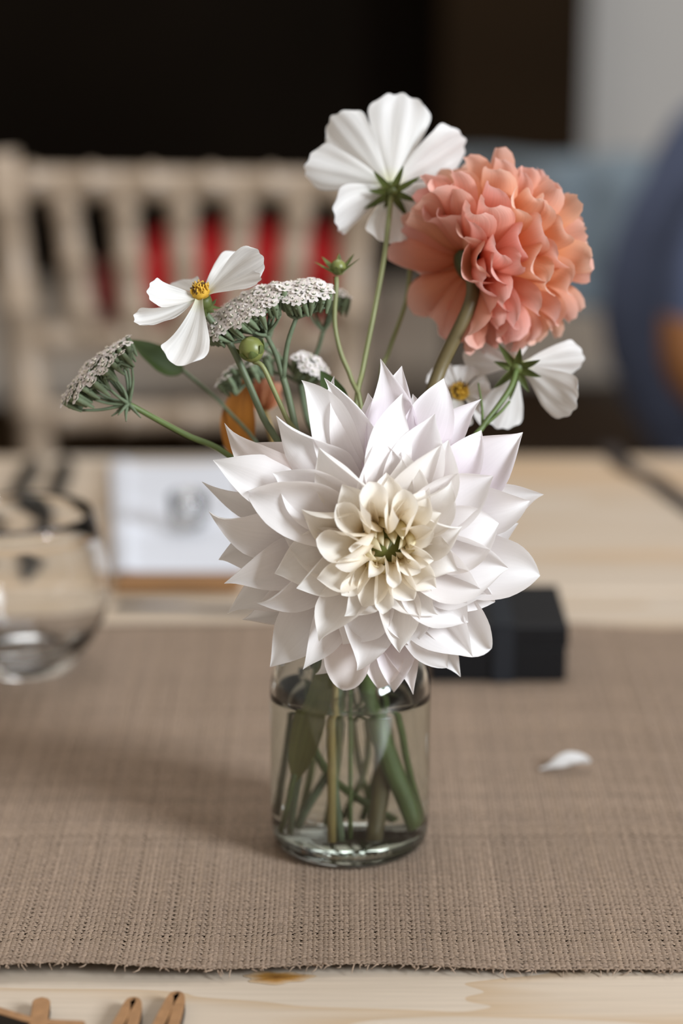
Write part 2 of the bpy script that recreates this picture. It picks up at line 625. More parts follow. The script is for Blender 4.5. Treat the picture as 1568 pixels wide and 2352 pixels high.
for (c, sz) in (((2.66, -0.80, 1.815), (.08, 1.24, .03)), ((2.66, -0.80, 3.025), (.08, 1.24, .03)), ((2.66, -1.405, 2.42), (.08, .03, 1.18)), ((2.66, -0.195, 2.42), (.08, .03, 1.18)), ((2.66, -0.80, 2.42), (.03, .025, 1.18)), ((2.66, -0.80, 2.42), (.028, 1.18, .025))):
    make_obj('frame_bar', *box(c, sz), 'wall_pale', wf, smooth=False)
# timber post between the dark recess and the plaster wall
V, F = box((0.305, 4.42, 1.6), (0.255, 0.22, 3.2), bev=0.012)
post = tag(make_obj('timber_post', V, F, 'timber_dark', smooth=False, loc=(0.305, 4.42, 0)), 'dark brown timber post between black recess and pale plaster wall', 'post')
post['kind'] = 'structure'
# raised stone ledge
lt = thing('stone_ledge', 'raised pale stone ledge with shade coloured into its front, in front of the black recess', 'ledge', (-0.6, 4.0, 0))
xs = np.linspace(-2.2, 0.62, 6)
for i in range(5):
    V, F = box(((xs[i] + xs[i + 1]) / 2, 3.95, 0.42), (xs[i + 1] - xs[i] - 0.006, 0.70, 0.06), bev=0.008)
    make_obj('slab', V, F, 'stone_ledge', lt, smooth=False)
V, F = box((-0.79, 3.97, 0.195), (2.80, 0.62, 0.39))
make_obj('front_wall', V, F, 'ledge_front_shade', lt, smooth=False)


# ------------------------------------------------------------------ table
tbl = thing('dining_table', 'long pale pine table of wide boards with narrow gaps', 'table', (0, 1.35, 0))
planks = [(0.74, 1.135), (1.141, 1.573), (1.583, 1.947)]
for (y0, y1) in planks:
    V, F = box((0, (y0 + y1) / 2, TT - 0.016), (2.3, y1 - y0, 0.032), bev=0.004)
    o = make_obj('plank', V, F, 'pine', tbl, smooth=False)
for sx in (-1, 1):
    for yy in (0.86, 1.82):
        V, F = box((sx * 1.02, yy, 0.355), (0.07, 0.07, 0.71), bev=0.006)
        make_obj('leg', V, F, 'pine_leg', tbl, smooth=False)
    V, F = box((sx * 1.02, 1.34, 0.675), (0.05, 1.03, 0.08), bev=0.004)
    make_obj('rail', V, F, 'pine_leg', tbl, smooth=False)
for yy in (0.86, 1.82):
    V, F = box((0, yy, 0.675), (2.0, 0.03, 0.08), bev=0.004)
    make_obj('rail', V, F, 'pine_leg', tbl, smooth=False)
# amber knot in the nearest board
kc = ground(636, 2246, TT)
a = np.linspace(0, 2 * math.pi, 40, endpoint=False)
rr = 1 + 0.13 * np.sin(3 * a + 1) + 0.09 * np.sin(7 * a)
Vk = [kc + np.array([0, 0, 0.0005])]
for (k, h) in ((0.5, 0.0004), (1.0, 0.0002)):
    for t, r_ in zip(a, rr):
        Vk.append(kc + np.array([0.0155 * k * r_ * math.cos(t), 0.0065 * k * r_ * math.sin(t), h]))
Fk = [(0, 1 + i, 1 + (i + 1) % 40) for i in range(40)] + [(1 + i, 41 + i, 41 + (i + 1) % 40, 1 + (i + 1) % 40) for i in range(40)]
make_obj('knot', Vk, Fk, 'pine_knot', tbl, tint=np.array([(.20, .08, .015)] + [(.42, .21, .05)] * 40 + [(.60, .45, .30)] * 40), pv=np.array(Vk) * 300)['label'] = 'amber knot in the pine board'

# ------------------------------------------------------------------ burlap runner
RX, RXT = 0.95, 0.56


def front_y(x):
    return 1.0120 - 0.004 / (1 + np.exp((x + .085) / .012)) + 0.0022 * np.sin(x * 17 + 0.4) + 0.0016 * np.sin(x * 47 + 1) + 0.003 * np.exp(-((x + 0.14) / 0.035) ** 2)


def back_y(x):
    return 1.507 + 0.005 * np.sin(x * 13 + 2.2) + 0.003 * np.sin(x * 31)


def cloth(x, v):
    """v 0..1 from the front to the back edge"""
    yf, yb = front_y(x), back_y(x)
    y = yf + (yb - yf) * v
    d = y - yf
    lift = 0.0020 * np.exp(-d / 0.012) * (0.6 + 0.5 * np.sin(x * 21 + 2.0)) + 0.0050 / (1 + np.exp((x + .085) / .012)) * np.exp(-d / 0.022)
    roll = 0.0009 * (1 + np.sin(x * 9 + y * 30) * np.sin(y * 23 + x * 4)) * np.clip(1 - np.exp(-(((x) ** 2 + (y - 1.168) ** 2) / 0.004)), 0, 1)
    db = yb - y
    lift = lift + 0.004 * np.exp(-db / 0.02) * (0.5 + 0.5 * np.sin(x * 15 + 1))
    return np.stack([x, y, TT + 0.0014 + lift + roll], -1)


run = thing('burlap_runner', 'coarse brown burlap table runner with a frayed front edge', 'table runner', (0, 1.26, TT))
gx = np.linspace(-RX, RX, 200)
gv = np.linspace(0.004, 0.996, 60)
X, Vv = np.meshgrid(gx, gv, indexing='ij')
top = cloth(X.ravel(), Vv.ravel()) - np.array([0, 0, 0.0006])
nX, nV = len(gx), len(gv)
Fq = [(i * nV + j, (i + 1) * nV + j, (i + 1) * nV + j + 1, i * nV + j + 1) for i in range(nX - 1) for j in range(nV - 1)]
make_obj('cloth_sheet', top, Fq, 'burlap_sheet', run)

PT = 0.00245


def weave():
    nx = int(2 * RXT / PT)
    ny = int(0.49 / PT)
    Vs, Cs, Fs = [], [], []
    base = 0
    col0 = np.array([0.258, 0.188, 0.137])

    def ribbons(nthreads, ncross, warp):
        nonlocal base
        k = np.arange(nthreads)
        npts = ncross * 2 + 1
        t = np.arange(npts) / 2.0                      # crossing units
        wid = (0.46 if warp else 0.43) * PT * (1 + 0.13 * RNG.standard_normal(nthreads))[:, None] * (1 + 0.12 * RNG.standard_normal((nthreads, npts)))
        jit = (0.13 * RNG.standard_normal(nthreads))[:, None] + 0.05 * RNG.standard_normal((nthreads, npts))
        par = (k[:, None] + (0 if warp else 1))
        h = 0.00042 * np.cos(math.pi * (t[None, :] - 0.5 + par))
        pos = (k[:, None] + 0.5 + jit) * PT
        tt = t[None, :] * PT
        tone = np.clip(1 + 0.07 * RNG.standard_normal(nthreads), .8, 1.2)[:, None] * (1 + 0.07 * RNG.standard_normal((nthreads, npts)))
        warm = (0.05 * RNG.standard_normal(nthreads))
        for (s, dz) in ((-1, -0.00028), (0, 0.00022), (1, -0.00028)):
            if warp:       # runs away from the camera
                x = -RXT + pos + s * wid
                d = tt + 0 * x
            else:
                x = -RXT + tt + 0 * pos
                d = pos + s * wid
            yf, yb = front_y(x), back_y(x)
            p = cloth(x, np.clip(d / (yb - yf), -0.01, 1.01))
            p[..., 2] += h + dz + 0.0004
            Vs.append((p, s))
            c = col0[None, None, :] * tone[:, :, None]
            c = c * np.array([1, 1, 1]) + warm[:, None, None] * np.array([0.02, 0, -0.03])
            Cs.append(c)
        A = np.stack([v for v, _ in Vs[-3:]], 2)         # thread, point, side, xyz
        C = np.stack(Cs[-3:], 2)
        del Vs[-3:], Cs[-3:]
        n0 = nthreads * npts * 3
        idx = base + np.arange(n0).reshape(nthreads, npts, 3)
        q = []
        for s in (0, 1):
            q.append(np.stack([idx[:, :-1, s], idx[:, :-1, s + 1], idx[:, 1:, s + 1], idx[:, 1:, s]], -1).reshape(-1, 4))
        base += n0
        return A.reshape(-1, 3), C.reshape(-1, 3), np.vstack(q)
    a = ribbons(nx, ny, True)
    b = ribbons(ny, nx, False)
    V = np.vstack([a[0], b[0]])
    C = np.vstack([a[1], b[1]])
    Q = np.vstack([a[2], b[2]])
    me = bpy.data.meshes.new('woven_threads')
    off = ORIG[run.name]
    me.vertices.add(len(V))
    me.vertices.foreach_set('co', (V - off).ravel())
    me.loops.add(len(Q) * 4)
    me.loops.foreach_set('vertex_index', Q.ravel().astype(np.int32))
    me.polygons.add(len(Q))
    me.polygons.foreach_set('loop_start', (np.arange(len(Q)) * 4).astype(np.int32))
    me.polygons.foreach_set('loop_total', np.full(len(Q), 4, np.int32))
    me.polygons.foreach_set('use_smooth', np.ones(len(Q), bool))
    me.update(calc_edges=True)
    me.validate()
    at_ = me.color_attributes.new('tint', 'FLOAT_COLOR', 'POINT')
    at_.data.foreach_set('color', np.hstack([C, np.ones((len(C), 1))]).ravel())
    me.materials.append(MATS['burlap_thread'])
    o = bpy.data.objects.new('woven_threads', me)
    COL.objects.link(o)
    o.parent = run
    o['kind'] = 'stuff'


weave()
fr = Acc()
for k in range(420):
    x = RNG.uniform(-RXT, RXT)
    p0 = cloth(np.array([x]), np.array([RNG.uniform(0, 0.004)]))[0]
    ln = RNG.uniform(0.0015, 0.0045)
    d = nrm([RNG.normal(0, .8), -1, RNG.normal(0, .5)])
    p1 = p0 + d * ln * .5 + np.array([0, 0, RNG.uniform(-.0006, .0008)])
    p2 = p0 + d * ln + np.array([RNG.normal(0, .001), 0, RNG.uniform(-.0012, .0004)])
    p2[2] = max(p2[2], TT + .0003)
    fr.add(tube(spline([p0, p1, p2], 4), [0.00035, 0.0003, 0.00015], 4), col=np.array([0.345, 0.25, 0.182]) * RNG.uniform(.8, 1.2))
fr.obj('frayed_fibres', 'burlap_thread', run)['kind'] = 'stuff'
RT = TT + 0.0030     # resting height on the runner

# ------------------------------------------------------------------ jar with water
JX, JY = 0.0045, 1.160
JB = np.array([JX, JY, RT])
prof_out = [(0.0, 0.0032), (0.024, 0.0026), (0.030, 0.0006), (0.034, 0.0), (0.0375, 0.0012), (0.0398, 0.0045), (0.0408, 0.010), (0.0412, 0.03),
            (0.0412, 0.060), (0.0412, 0.082), (0.0408, 0.088), (0.0395, 0.0935), (0.0372, 0.0985), (0.0340, 0.103), (0.0312, 0.1062),
            (0.0300, 0.1095), (0.0298, 0.114), (0.0315, 0.1155), (0.0325, 0.118), (0.0322, 0.1215), (0.0308, 0.1235)]
prof_in = [(0.0292, 0.1225), (0.0284, 0.118), (0.0278, 0.112), (0.0282, 0.1075), (0.0300, 0.1035), (0.0335, 0.0995), (0.0362, 0.0955), (0.0380, 0.090),
           (0.0386, 0.084), (0.0388, 0.060), (0.0388, 0.03), (0.0386, 0.012), (0.0374, 0.0070), (0.0340, 0.0050), (0.02, 0.0048), (0.0, 0.0050)]
jar = thing('glass_jar', 'clear glass jar of water holding all the flowers', 'jar', JB)
V, F = lathe(prof_out + prof_in, JB, 72)
make_obj('glass_body', V, F, 'jar_glass', jar)
wl = 0.083
wprof = [(0.0, 0.0048), (0.02, 0.0046), (0.0341, 0.0048), (0.0376, 0.0069), (0.0388, 0.012), (0.03905, 0.03), (0.03905, 0.06), (0.03885, 0.080), (0.0388, wl + .0010), (0.0372, wl), (0.02, wl - 0.0002), (0.0, wl - 0.0002)]
V, F = lathe(wprof, JB, 72)
make_obj('water', V, F, 'water', jar)['label'] = 'clear water in the jar'


# ------------------------------------------------------------------ flowers
def neck(dx, dy):
    return JB + np.array([dx, dy, 0.113])


def foot(dx, dy, h=0.010):
    return JB + np.array([dx, dy, h])


def stem_obj(name, parent, mat, pts, rad, n=40, sides=10):
    V, F = tube(spline(pts, n), rad, sides)
    return make_obj(name, V, F, mat, parent)


RNG = np.random.default_rng(23)
# --- large white dahlia
DC = at(885, 1252, 1.150)
AX = nrm([0.035, -math.cos(math.radians(7.5)), math.sin(math.radians(7.5))])
DU = nrm(np.cross([0, 0, 1], AX))        # roughly picture right
DU = DU if DU[0] > 0 else -DU
DV = nrm(np.cross(AX, DU))
if DV[2] < 0:
    DV = -DV


def dpt(px, py, w):
    """point at a pixel in the plane w cm in front of the dahlia's centre"""
    d = ray(px, py)
    o = DC + AX * (w / 100.0)
    return EYE + d * (np.dot(o - EYE, AX) / np.dot(d, AX))


dah = thing('white_dahlia', 'huge creamy white dahlia with pointed petals in front of the jar', 'flower', foot(0.004, -0.004))
W_OUT = grad((0.93, 0.84, 0.80), (0.93, 0.89, 0.88), (0.94, 0.93, 0.93), 0.45)
W_LIL = grad((0.86, 0.66, 0.76), (0.90, 0.83, 0.88), (0.94, 0.92, 0.93), 0.5)
W_PNK = grad((0.86, 0.62, 0.64), (0.92, 0.83, 0.81), (0.94, 0.91, 0.90), 0.5)
W_MID = grad((0.91, 0.78, 0.63), (0.93, 0.88, 0.83), (0.94, 0.93, 0.91), 0.45)
W_INN = grad((0.78, 0.62, 0.32), (0.93, 0.86, 0.74), (0.95, 0.92, 0.87), 0.45)
W_EYE = grad((0.50, 0.38, 0.08), (0.78, 0.66, 0.36), (0.92, 0.85, 0.64), 0.55)
PXM = 1.150 / FPX


def dpetal(tx, ty, tw, wpx, tint, e0, e1, cup, rb=1.0, bw=-1.6, bx=None, by=None, prof='dahlia', wave=.06, twist=0.0, ripple=.04, hb=.36, ht=.30, asym=0.0, bend=0.0, curl=0.0, hook=0.0, nu=24, nv=15, inward=False):
    tip = dpt(tx, ty, tw)
    rel = tip - DC
    rad = nrm(rel - AX * np.dot(rel, AX))
    if bx is None:
        base = DC + rad * rb / 100 + AX * bw / 100
    else:
        base = dpt(bx, by, bw)
    ch = tip - base
    Lc = np.linalg.norm(ch)
    rd = nrm(ch - AX * np.dot(ch, AX))
    d0 = rd * math.cos(math.radians(e0)) + AX * math.sin(math.radians(e0))
    d1 = rd * math.cos(math.radians(e1)) + AX * math.sin(math.radians(e1))
    P = [base, base + d0 * Lc * hb, tip - d1 * Lc * ht, tip]
    face = AX
    if inward:
        ey = dpt(885, 1258, 0)
        q = tip - ey
        face = nrm(AX * .25 - nrm(q - AX * np.dot(q, AX)))
    return petal_obj('petal', dah, 'petal_white', tint, P, face, wpx * PXM, prof, cup, wave=wave, twist=twist, ripple=ripple, asym=asym, bend=bend, curl=curl, hook=hook, nu=nu, nv=nv, wfreq=5.0)


OUT = [  # tip x, tip y, tip depth (cm), width px, tint, twist
    (503, 979, -1.0, 112, W_PNK, .5), (485, 1054, -0.4, 125, W_OUT, -.2), (466, 1121, -2.4, 92, W_OUT, .3), (480, 1196, -0.8, 140, W_OUT, .15),
    (503, 1262, -2.0, 140, W_OUT, 0), (512, 1336, -0.4, 118, W_OUT, .2), (514, 1392, -1.8, 118, W_OUT, -.2), (597, 1411, 0.2, 100, W_OUT, .3),
    (627, 1531, -1.0, 135, W_OUT, -.25), (694, 1534, -0.3, 105, W_OUT, .3), (795, 1614, -0.8, 120, W_PNK, -.2), (828, 1539, 0.5, 130, W_OUT, 0),
    (880, 1596, -1.4, 110, W_PNK, .1), (908, 1602, -0.9, 105, W_LIL, -.2), (953, 1585, -1.3, 90, W_PNK, .2), (1020, 1547, -0.3, 105, W_OUT, .3),
    (1069, 1539, -1.3, 95, W_OUT, -.1), (1090, 1504, 0.3, 130, W_OUT, 0), (1132, 1520, -0.6, 125, W_OUT, .25), (1143, 1392, 0.0, 125, W_OUT, -.25),
    (1168, 1358, -1.8, 115, W_OUT, 0), (1256, 1306, -0.6, 150, W_OUT, .1), (1190, 1212, -2.0, 125, W_OUT, 0), (1224, 1162, 0.0, 135, W_OUT, -.1),
    (1240, 1116, -1.4, 115, W_OUT, .2), (1200, 987, -0.8, 160, W_LIL, .15), (1117, 985, 0.2, 115, W_LIL, -.1), (1096, 907, -2.2, 95, W_LIL, .1),
    (1031, 859, -0.6, 118, W_LIL, -.15), (966, 905, -2.2, 120, W_LIL, 0), (917, 832, -1.2, 120, W_LIL, .25), (894, 824, -1.0, 125, W_LIL, -.15),
    (763, 867, -0.4, 122, W_OUT, .2), (707, 851, -1.0, 112, W_OUT, -.3), (738, 872, -2.2, 90, W_LIL, 0), (632, 958, 0.0, 125, W_OUT, .25),
    (1160, 1060, -1.6, 130, W_LIL, 0), (570, 1010, -2.0, 130, W_PNK, 0), (840, 900, -2.0, 130, W_LIL, 0), (1190, 1270, -1.6, 130, W_OUT, 0),
    (560, 1440, -2.2, 120, W_OUT, 0), (1100, 1450, -1.4, 130, W_OUT, 0), (740, 1560, -2.0, 120, W_OUT, 0),
]
for (tx, ty, tw, wp, tn, tws) in OUT:
    dpetal(tx, ty, tw, wp * 1.12, tn, RNG.uniform(14, 32), RNG.uniform(-36, 0), (0.9, 0.50 + RNG.uniform(-.15, .3), 1.5 + RNG.uniform(-.5, .5)), rb=0.9, bw=-2.2 + 0.25 * tw,
           twist=tws * 1.6, wave=.24, ripple=.14, asym=RNG.uniform(-.25, .25), bend=RNG.uniform(-.12, .12), curl=RNG.uniform(-.12, .08), hook=RNG.uniform(-.09, .09))
MID = [
    (737, 1025, 1.1, 132, W_MID, .3), (868, 1000, 0.6, 125, W_OUT, 0), (900, 902, 0.3, 112, W_OUT, -.1), (1000, 950, .3, 130, W_OUT, .1), (1029, 1012, 1.0, 140, W_MID, -.1),
    (552, 1127, 0.6, 150, W_OUT, .1), (691, 1170, 1.8, 122, W_INN, .25), (629, 1317, 1.1, 125, W_MID, -.2), (680, 1349, 1.5, 105, W_MID, .25),
    (723, 1464, 1.0, 105, W_MID, -.3), (908, 1507, 1.2, 95, W_MID, .15), (798, 1416, 1.7, 105, W_MID, .25), (991, 1424, 1.5, 118, W_MID, -.2),
    (1046, 1112, 1.7, 105, W_MID, -.2), (1128, 1090, .8, 140, W_OUT, .1), (1165, 1290, 0.9, 150, W_OUT, -.1), (1055, 1298, 1.7, 118, W_MID, .2),
    (1062, 1215, 1.7, 118, W_MID, -.1), (1150, 1195, 0.9, 145, W_OUT, .1), (1068, 1440, .8, 125, W_OUT, .1), (1108, 1372, .9, 130, W_OUT, -.2),
    (640, 1215, .5, 140, W_MID, 0), (635, 1075, .4, 140, W_OUT, .15), (800, 1490, .3, 120, W_OUT, 0), (962, 1490, .3, 115, W_OUT, .1), (945, 1040, 1.2, 120, W_MID, -.1),
]
for (tx, ty, tw, wp, tn, tws) in MID:
    dpetal(tx, ty, tw, wp * 1.22, tn, RNG.uniform(42, 62), RNG.uniform(-24, 4), (1.2, 0.75 + RNG.uniform(-.15, .35), 1.5 + RNG.uniform(-.4, .6)), rb=0.8, bw=-0.6,
           twist=tws * 1.6, wave=.22, ripple=.12, asym=RNG.uniform(-.3, .3), bend=RNG.uniform(-.12, .12), curl=RNG.uniform(-.12, .06), hook=RNG.uniform(-.09, .09))
# curled cups and spears round the eye: tip, depth, width, base, base depth, roll
RING = [  # rolled cups (1) and spears (0): tip, depth, width, base, base depth, roll
    (848, 1108, 3.2, 168, 858, 1186, 0.9, (2.2, 2.7, 2.5), 1), (928, 1128, 3.1, 150, 910, 1192, 0.9, (2.2, 2.75, 2.6), 1), (776, 1162, 3.0, 142, 840, 1204, 0.9, (2.1, 2.5, 2.2), 1),
    (728, 1240, 2.7, 136, 832, 1234, 0.8, (1.7, 2.0, 1.5), 1), (804, 1262, 2.9, 84, 842, 1216, 1.2, (1.8, 2.4, 2.2), 1), (775, 1302, 2.8, 88, 838, 1252, 1.0, (1.8, 2.3, 2.0), 1),
    (787, 1366, 2.5, 92, 838, 1288, 0.8, (1.7, 2.1, 1.9), 1), (847, 1328, 2.6, 60, 862, 1280, 0.9, (1.4, 1.7, 1.3), 0), (904, 1350, 2.9, 84, 898, 1290, 1.1, (2.0, 2.6, 2.5), 1),
    (880, 1408, 2.5, 100, 882, 1298, 0.7, (1.9, 2.4, 2.4), 1), (962, 1314, 2.6, 82, 928, 1274, 1.0, (1.7, 2.2, 2.0), 1), (996, 1288, 2.3, 78, 936, 1258, 0.8, (1.4, 1.6, 1.3), 0),
    (994, 1222, 2.6, 104, 936, 1220, 0.8, (1.7, 2.0, 1.8), 1), (1002, 1352, 2.0, 104, 925, 1286, 0.5, (1.3, 1.4, 1.5), 0), (726, 1332, 2.1, 110, 832, 1276, 0.5, (1.3, 1.3, 1.4), 0),
    (832, 1394, 2.0, 100, 866, 1296, 0.5, (1.3, 1.4, 1.5), 0), (1012, 1178, 2.2, 108, 930, 1212, 0.6, (1.3, 1.4, 1.3), 0), (786, 1112, 2.2, 118, 842, 1208, 0.6, (1.3, 1.4, 1.3), 0),
    (950, 1382, 2.0, 100, 904, 1292, 0.5, (1.3, 1.5, 1.5), 0), (888, 1085, 2.0, 110, 884, 1195, 0.5, (1.3, 1.3, 1.2), 0), (978, 1126, 2.1, 106, 920, 1205, 0.5, (1.3, 1.3, 1.2), 0),
]
for (tx, ty, tw, wp, bx, by, bw, cup, tr) in RING:
    dpetal(tx, ty, tw, wp, W_INN, 86 if tr else 66, RNG.uniform(38, 60) if tr else RNG.uniform(-25, 5), cup, bx=bx, by=by, bw=bw, prof='trumpet' if tr else 'dahlia', wave=.06 if tr else .14, ripple=.05, twist=RNG.uniform(-.3, .3), hb=.55, ht=.32, bend=RNG.uniform(-.08, .08), curl=RNG.uniform(-.08, .0), inward=bool(tr))
EYEP = [
    (864, 1236, 2.3, 40, 845, 1186), (898, 1219, 2.4, 44, 876, 1180), (925, 1240, 2.3, 38, 914, 1192), (853, 1275, 2.2, 38, 828, 1232), (864, 1285, 2.1, 40, 822, 1262),
    (876, 1266, 2.2, 36, 838, 1218), (880, 1254, 2.1, 30, 864, 1214), (905, 1250, 2.1, 32, 898, 1212), (941, 1264, 2.2, 38, 944, 1214), (928, 1275, 2.0, 32, 948, 1242),
    (915, 1262, 1.9, 26, 930, 1230), (870, 1302, 2.1, 36, 842, 1298), (888, 1296, 2.0, 32, 872, 1312), (918, 1292, 2.0, 34, 928, 1308), (936, 1288, 2.0, 32, 956, 1290),
    (900, 1274, 1.8, 26, 912, 1294), (884, 1276, 1.8, 26, 866, 1296), (908, 1268, 1.8, 22, 926, 1274), (889, 1262, 1.8, 22, 884, 1236), (878, 1280, 1.8, 22, 852, 1282),
]
for (tx, ty, tw, wp, bx, by) in EYEP:
    tip = dpt(tx, ty, tw)
    base = dpt(885 + (bx - 885) * 1.0, 1256 + (by - 1256) * 1.0, 0.6)
    Lc = np.linalg.norm(tip - base)
    rd = nrm((tip - base) - AX * np.dot(tip - base, AX))
    P = [base, base + (AX * 0.92 - rd * 0.28) * Lc * .5, tip - (rd * .85 + AX * .25) * Lc * .4, tip]
    petal_obj('petal', dah, 'petal_white', W_EYE, P, nrm(rd * .6 + AX * .0 - AX * .4), wp * PXM, 'spear', (1.2, 1.1, .9), nu=12, nv=9, wave=.03, ripple=.03, twist=RNG.uniform(-.2, .2))
# heart of the flower and its back
V, F = lathe([(0.0, .0135), (0.004, .0125), (0.009, .008), (0.013, 0.0), (0.014, -.010), (0.012, -.020), (0.007, -.026), (0.0, -.027)], DC, 24, axis=AX)
make_obj('flower_heart', V, F, 'bud_green', dah)
stem_obj('stem', dah, 'stem_green', [DC - AX * .024, DC - AX * .036 + np.array([0, 0, -.006]), neck(0.006, -0.008) + np.array([0, 0, .025]), neck(0.006, -0.004), foot(0.012, 0.0, .06), foot(0.027, -0.004, .011)], [.0042, .0042, .0040, .0040], sides=14)


# --- coral ball dahlia
CC = at(1142, 580, 1.225)
CA = nrm([0.80, 0.50, 0.22])
cor = thing('coral_dahlia', 'coral orange ball dahlia turned away on a brown stem', 'flower', foot(0.02, 0.01))
CU = nrm(np.cross(CA, [0, 0, 1]))
CV = np.cross(CU, CA)
NP = 132
for i in range(NP):
    t = (i + .5) / NP
    pol = math.radians(8 + 134 * t ** 0.62)
    az = i * 2.39996 + RNG.normal(0, .12)
    d = CA * math.cos(pol) + (CU * math.cos(az) + CV * math.sin(az)) * math.sin(pol)
    out = nrm(CU * math.cos(az) + CV * math.sin(az))
    mer = nrm(out * math.cos(pol) - CA * math.sin(pol))      # towards the back
    R = 0.0480 * (1 + (0.07 if t > .65 else 0.03) * RNG.standard_normal()) * (1.03 if pol > 1.0 else 0.97)
    tip = CC + d * R
    base = CC - CA * .010 + d * 0.010
    Lc = np.linalg.norm(tip - base)
    # inner face looks to the axis (front); petals bow backwards
    face = nrm(CA * math.sin(pol) - out * math.cos(pol)) if pol > .3 else nrm(-out)
    c1 = base + nrm(d + .35 * face * (-1 if pol > 1.2 else .3)) * Lc * .4
    c2 = tip - nrm(d * .8 + mer * (RNG.uniform(-.4, .5) if t > .65 else RNG.uniform(.2, .9))) * Lc * .35
    wid = (0.014 + 0.0145 * t ** .5) * (1 + .1 * RNG.standard_normal())
    hue = RNG.uniform(-.03, .03)
    f0 = (0.80, 0.20 + hue, 0.02)
    f1 = (0.90, 0.40 + hue, 0.18)
    f2 = (0.92, 0.62 + hue, 0.53)
    if t > .6:
        f0, f1, f2 = (0.70, 0.14, 0.03), (0.86, 0.34 + hue, 0.21), (0.91, 0.56 + hue, 0.49)
    petal_obj('petal', cor, 'petal_coral', grad(f0, f1, f2, .55), [base, c1, c2, tip], face, wid, 'spoon', (1.5, 1.4 if t > .65 else 1.05, 1.2 if t > .65 else .95), nu=16, nv=11, wave=.10, ripple=.06, twist=RNG.normal(0, .40 if t > .65 else .18), bend=RNG.normal(0, .05), curl=RNG.uniform(-.08, .08), wfreq=5.0)
V, F = lathe([(0.0, .006), (0.006, .004), (0.0095, -.002), (0.010, -.010), (0.0075, -.016), (0.0, -.018)], CC - CA * .006, 20, axis=CA)
make_obj('calyx', V, F, 'calyx_dark', cor)
stem_obj('stem', cor, 'stem_brown', [CC - CA * .018, at(1082, 690, 1.203), at(1010, 850, 1.205), at(965, 1000, 1.20), neck(0.010, 0.004), foot(0.012, .008, .05), foot(0.010, -0.014, .009)], [.0034, .0035, .0036, .0036], sides=12)

# --- cosmos
COS = grad((0.80, 0.80, 0.55), (0.86, 0.85, 0.82), (0.88, 0.87, 0.86), .18)


def cosmos(name, label, tips, centre, axis, stem_pts, stem_mat, sep=True, disc=True, sep_len=.0155, foot_xy=(0, 0), rad=.0012, group='white cosmos flowers', seplen_n=8):
    """tips: (px, py, depth, width px, bow) for every petal; axis: where the face of the flower looks"""
    c = np.asarray(centre, float)
    ax = nrm(axis)
    th = thing(name, label, 'flower', foot(*foot_xy), group)
    for (tx, ty, tz, wp, bow, *fc) in tips:
        tip = at(tx, ty, tz)
        ch = tip - c
        rad_d = nrm(ch - ax * np.dot(ch, ax))
        base = c + rad_d * .0025
        Lc = np.linalg.norm(tip - base)
        P = [base, base + nrm(ch) * Lc * .33 + ax * bow * Lc, base + nrm(ch) * Lc * .70 + ax * bow * Lc, tip]
        b_ = np.cross(nrm(ch), ax)
        face = ax if np.linalg.norm(b_) > .35 else nrm(ax + rad_d * -.8)
        if fc:
            face = nrm(fc[0])
        petal_obj('petal', th, 'petal_cosmos', COS, P, face, wp * tz / FPX, 'cosmos', (1.0, .35, .22), nu=18, nv=19, wave=.09, ripple=.07, notch=.10, pleat=.035, twist=RNG.normal(0, .12))
    if disc:
        V, F = lathe([(0, .0042), (.002, .0040), (.0038, .0028), (.0046, .0008), (.004, -.001), (0, -.0015)], c + ax * .0005, 20, axis=ax)
        dd = make_obj('disc', V, F, 'pollen_yellow', th)
        ac = Acc()
        u = nrm(np.cross(ax, [.3, .5, .8]))
        w = np.cross(ax, u)
        for i in range(46):
            r = .0046 * math.sqrt((i + .5) / 46)
            a_ = i * 2.4
            p = c + ax * (.0045 - .0022 * (r / .0046) ** 2) + (u * math.cos(a_) + w * math.sin(a_)) * r
            V, F = tube([p, p + ax * .0013 + RNG.normal(0, .0003, 3), p + ax * .0024 + RNG.normal(0, .0005, 3)], [.00032, .0005, .0003], 5)
            ac.add((V, F), 1 if i % 4 == 0 else 0)
        ac.obj('stamens', ['pollen_yellow', 'pollen_dark'], dd)['kind'] = 'stuff'
    if sep:
        u = nrm(np.cross(ax, [.2, .1, .9]))
        w = np.cross(ax, u)
        V, F = lathe([(0, -.0070), (.0020, -.0066), (.0034, -.0050), (.0042, -.003), (.004, -.0008), (.003, 0), (0, .0002)], c - ax * .0008, 20, axis=ax)
        cal = make_obj('calyx', V, F, 'calyx_green', th)
        for k in range(seplen_n):
            a_ = k * 2 * math.pi / seplen_n + RNG.normal(0, .08)
            o_ = u * math.cos(a_) + w * math.sin(a_)
            b0 = c - ax * .006 + o_ * .0025
            tip = c - ax * (.0075 + RNG.uniform(-.002, .004)) + o_ * sep_len * RNG.uniform(.8, 1.15)
            P = [b0, b0 + o_ * .003 - ax * .001, tip - o_ * .003, tip]
            petal_obj('sepal', cal, 'leaf_green', grad((.16, .19, .05), (.09, .12, .03), (.11, .14, .04)), P, -ax, .0046, 'sepal', (.6, .5, .8), nu=8, nv=5, wave=.05)
            b1 = c - ax * .003 + o_ * .004
            tip1 = c - ax * .0005 + o_ * .0135
            a2 = a_ + .39
    stem_obj('stem', th, stem_mat, stem_pts, rad)
    return th


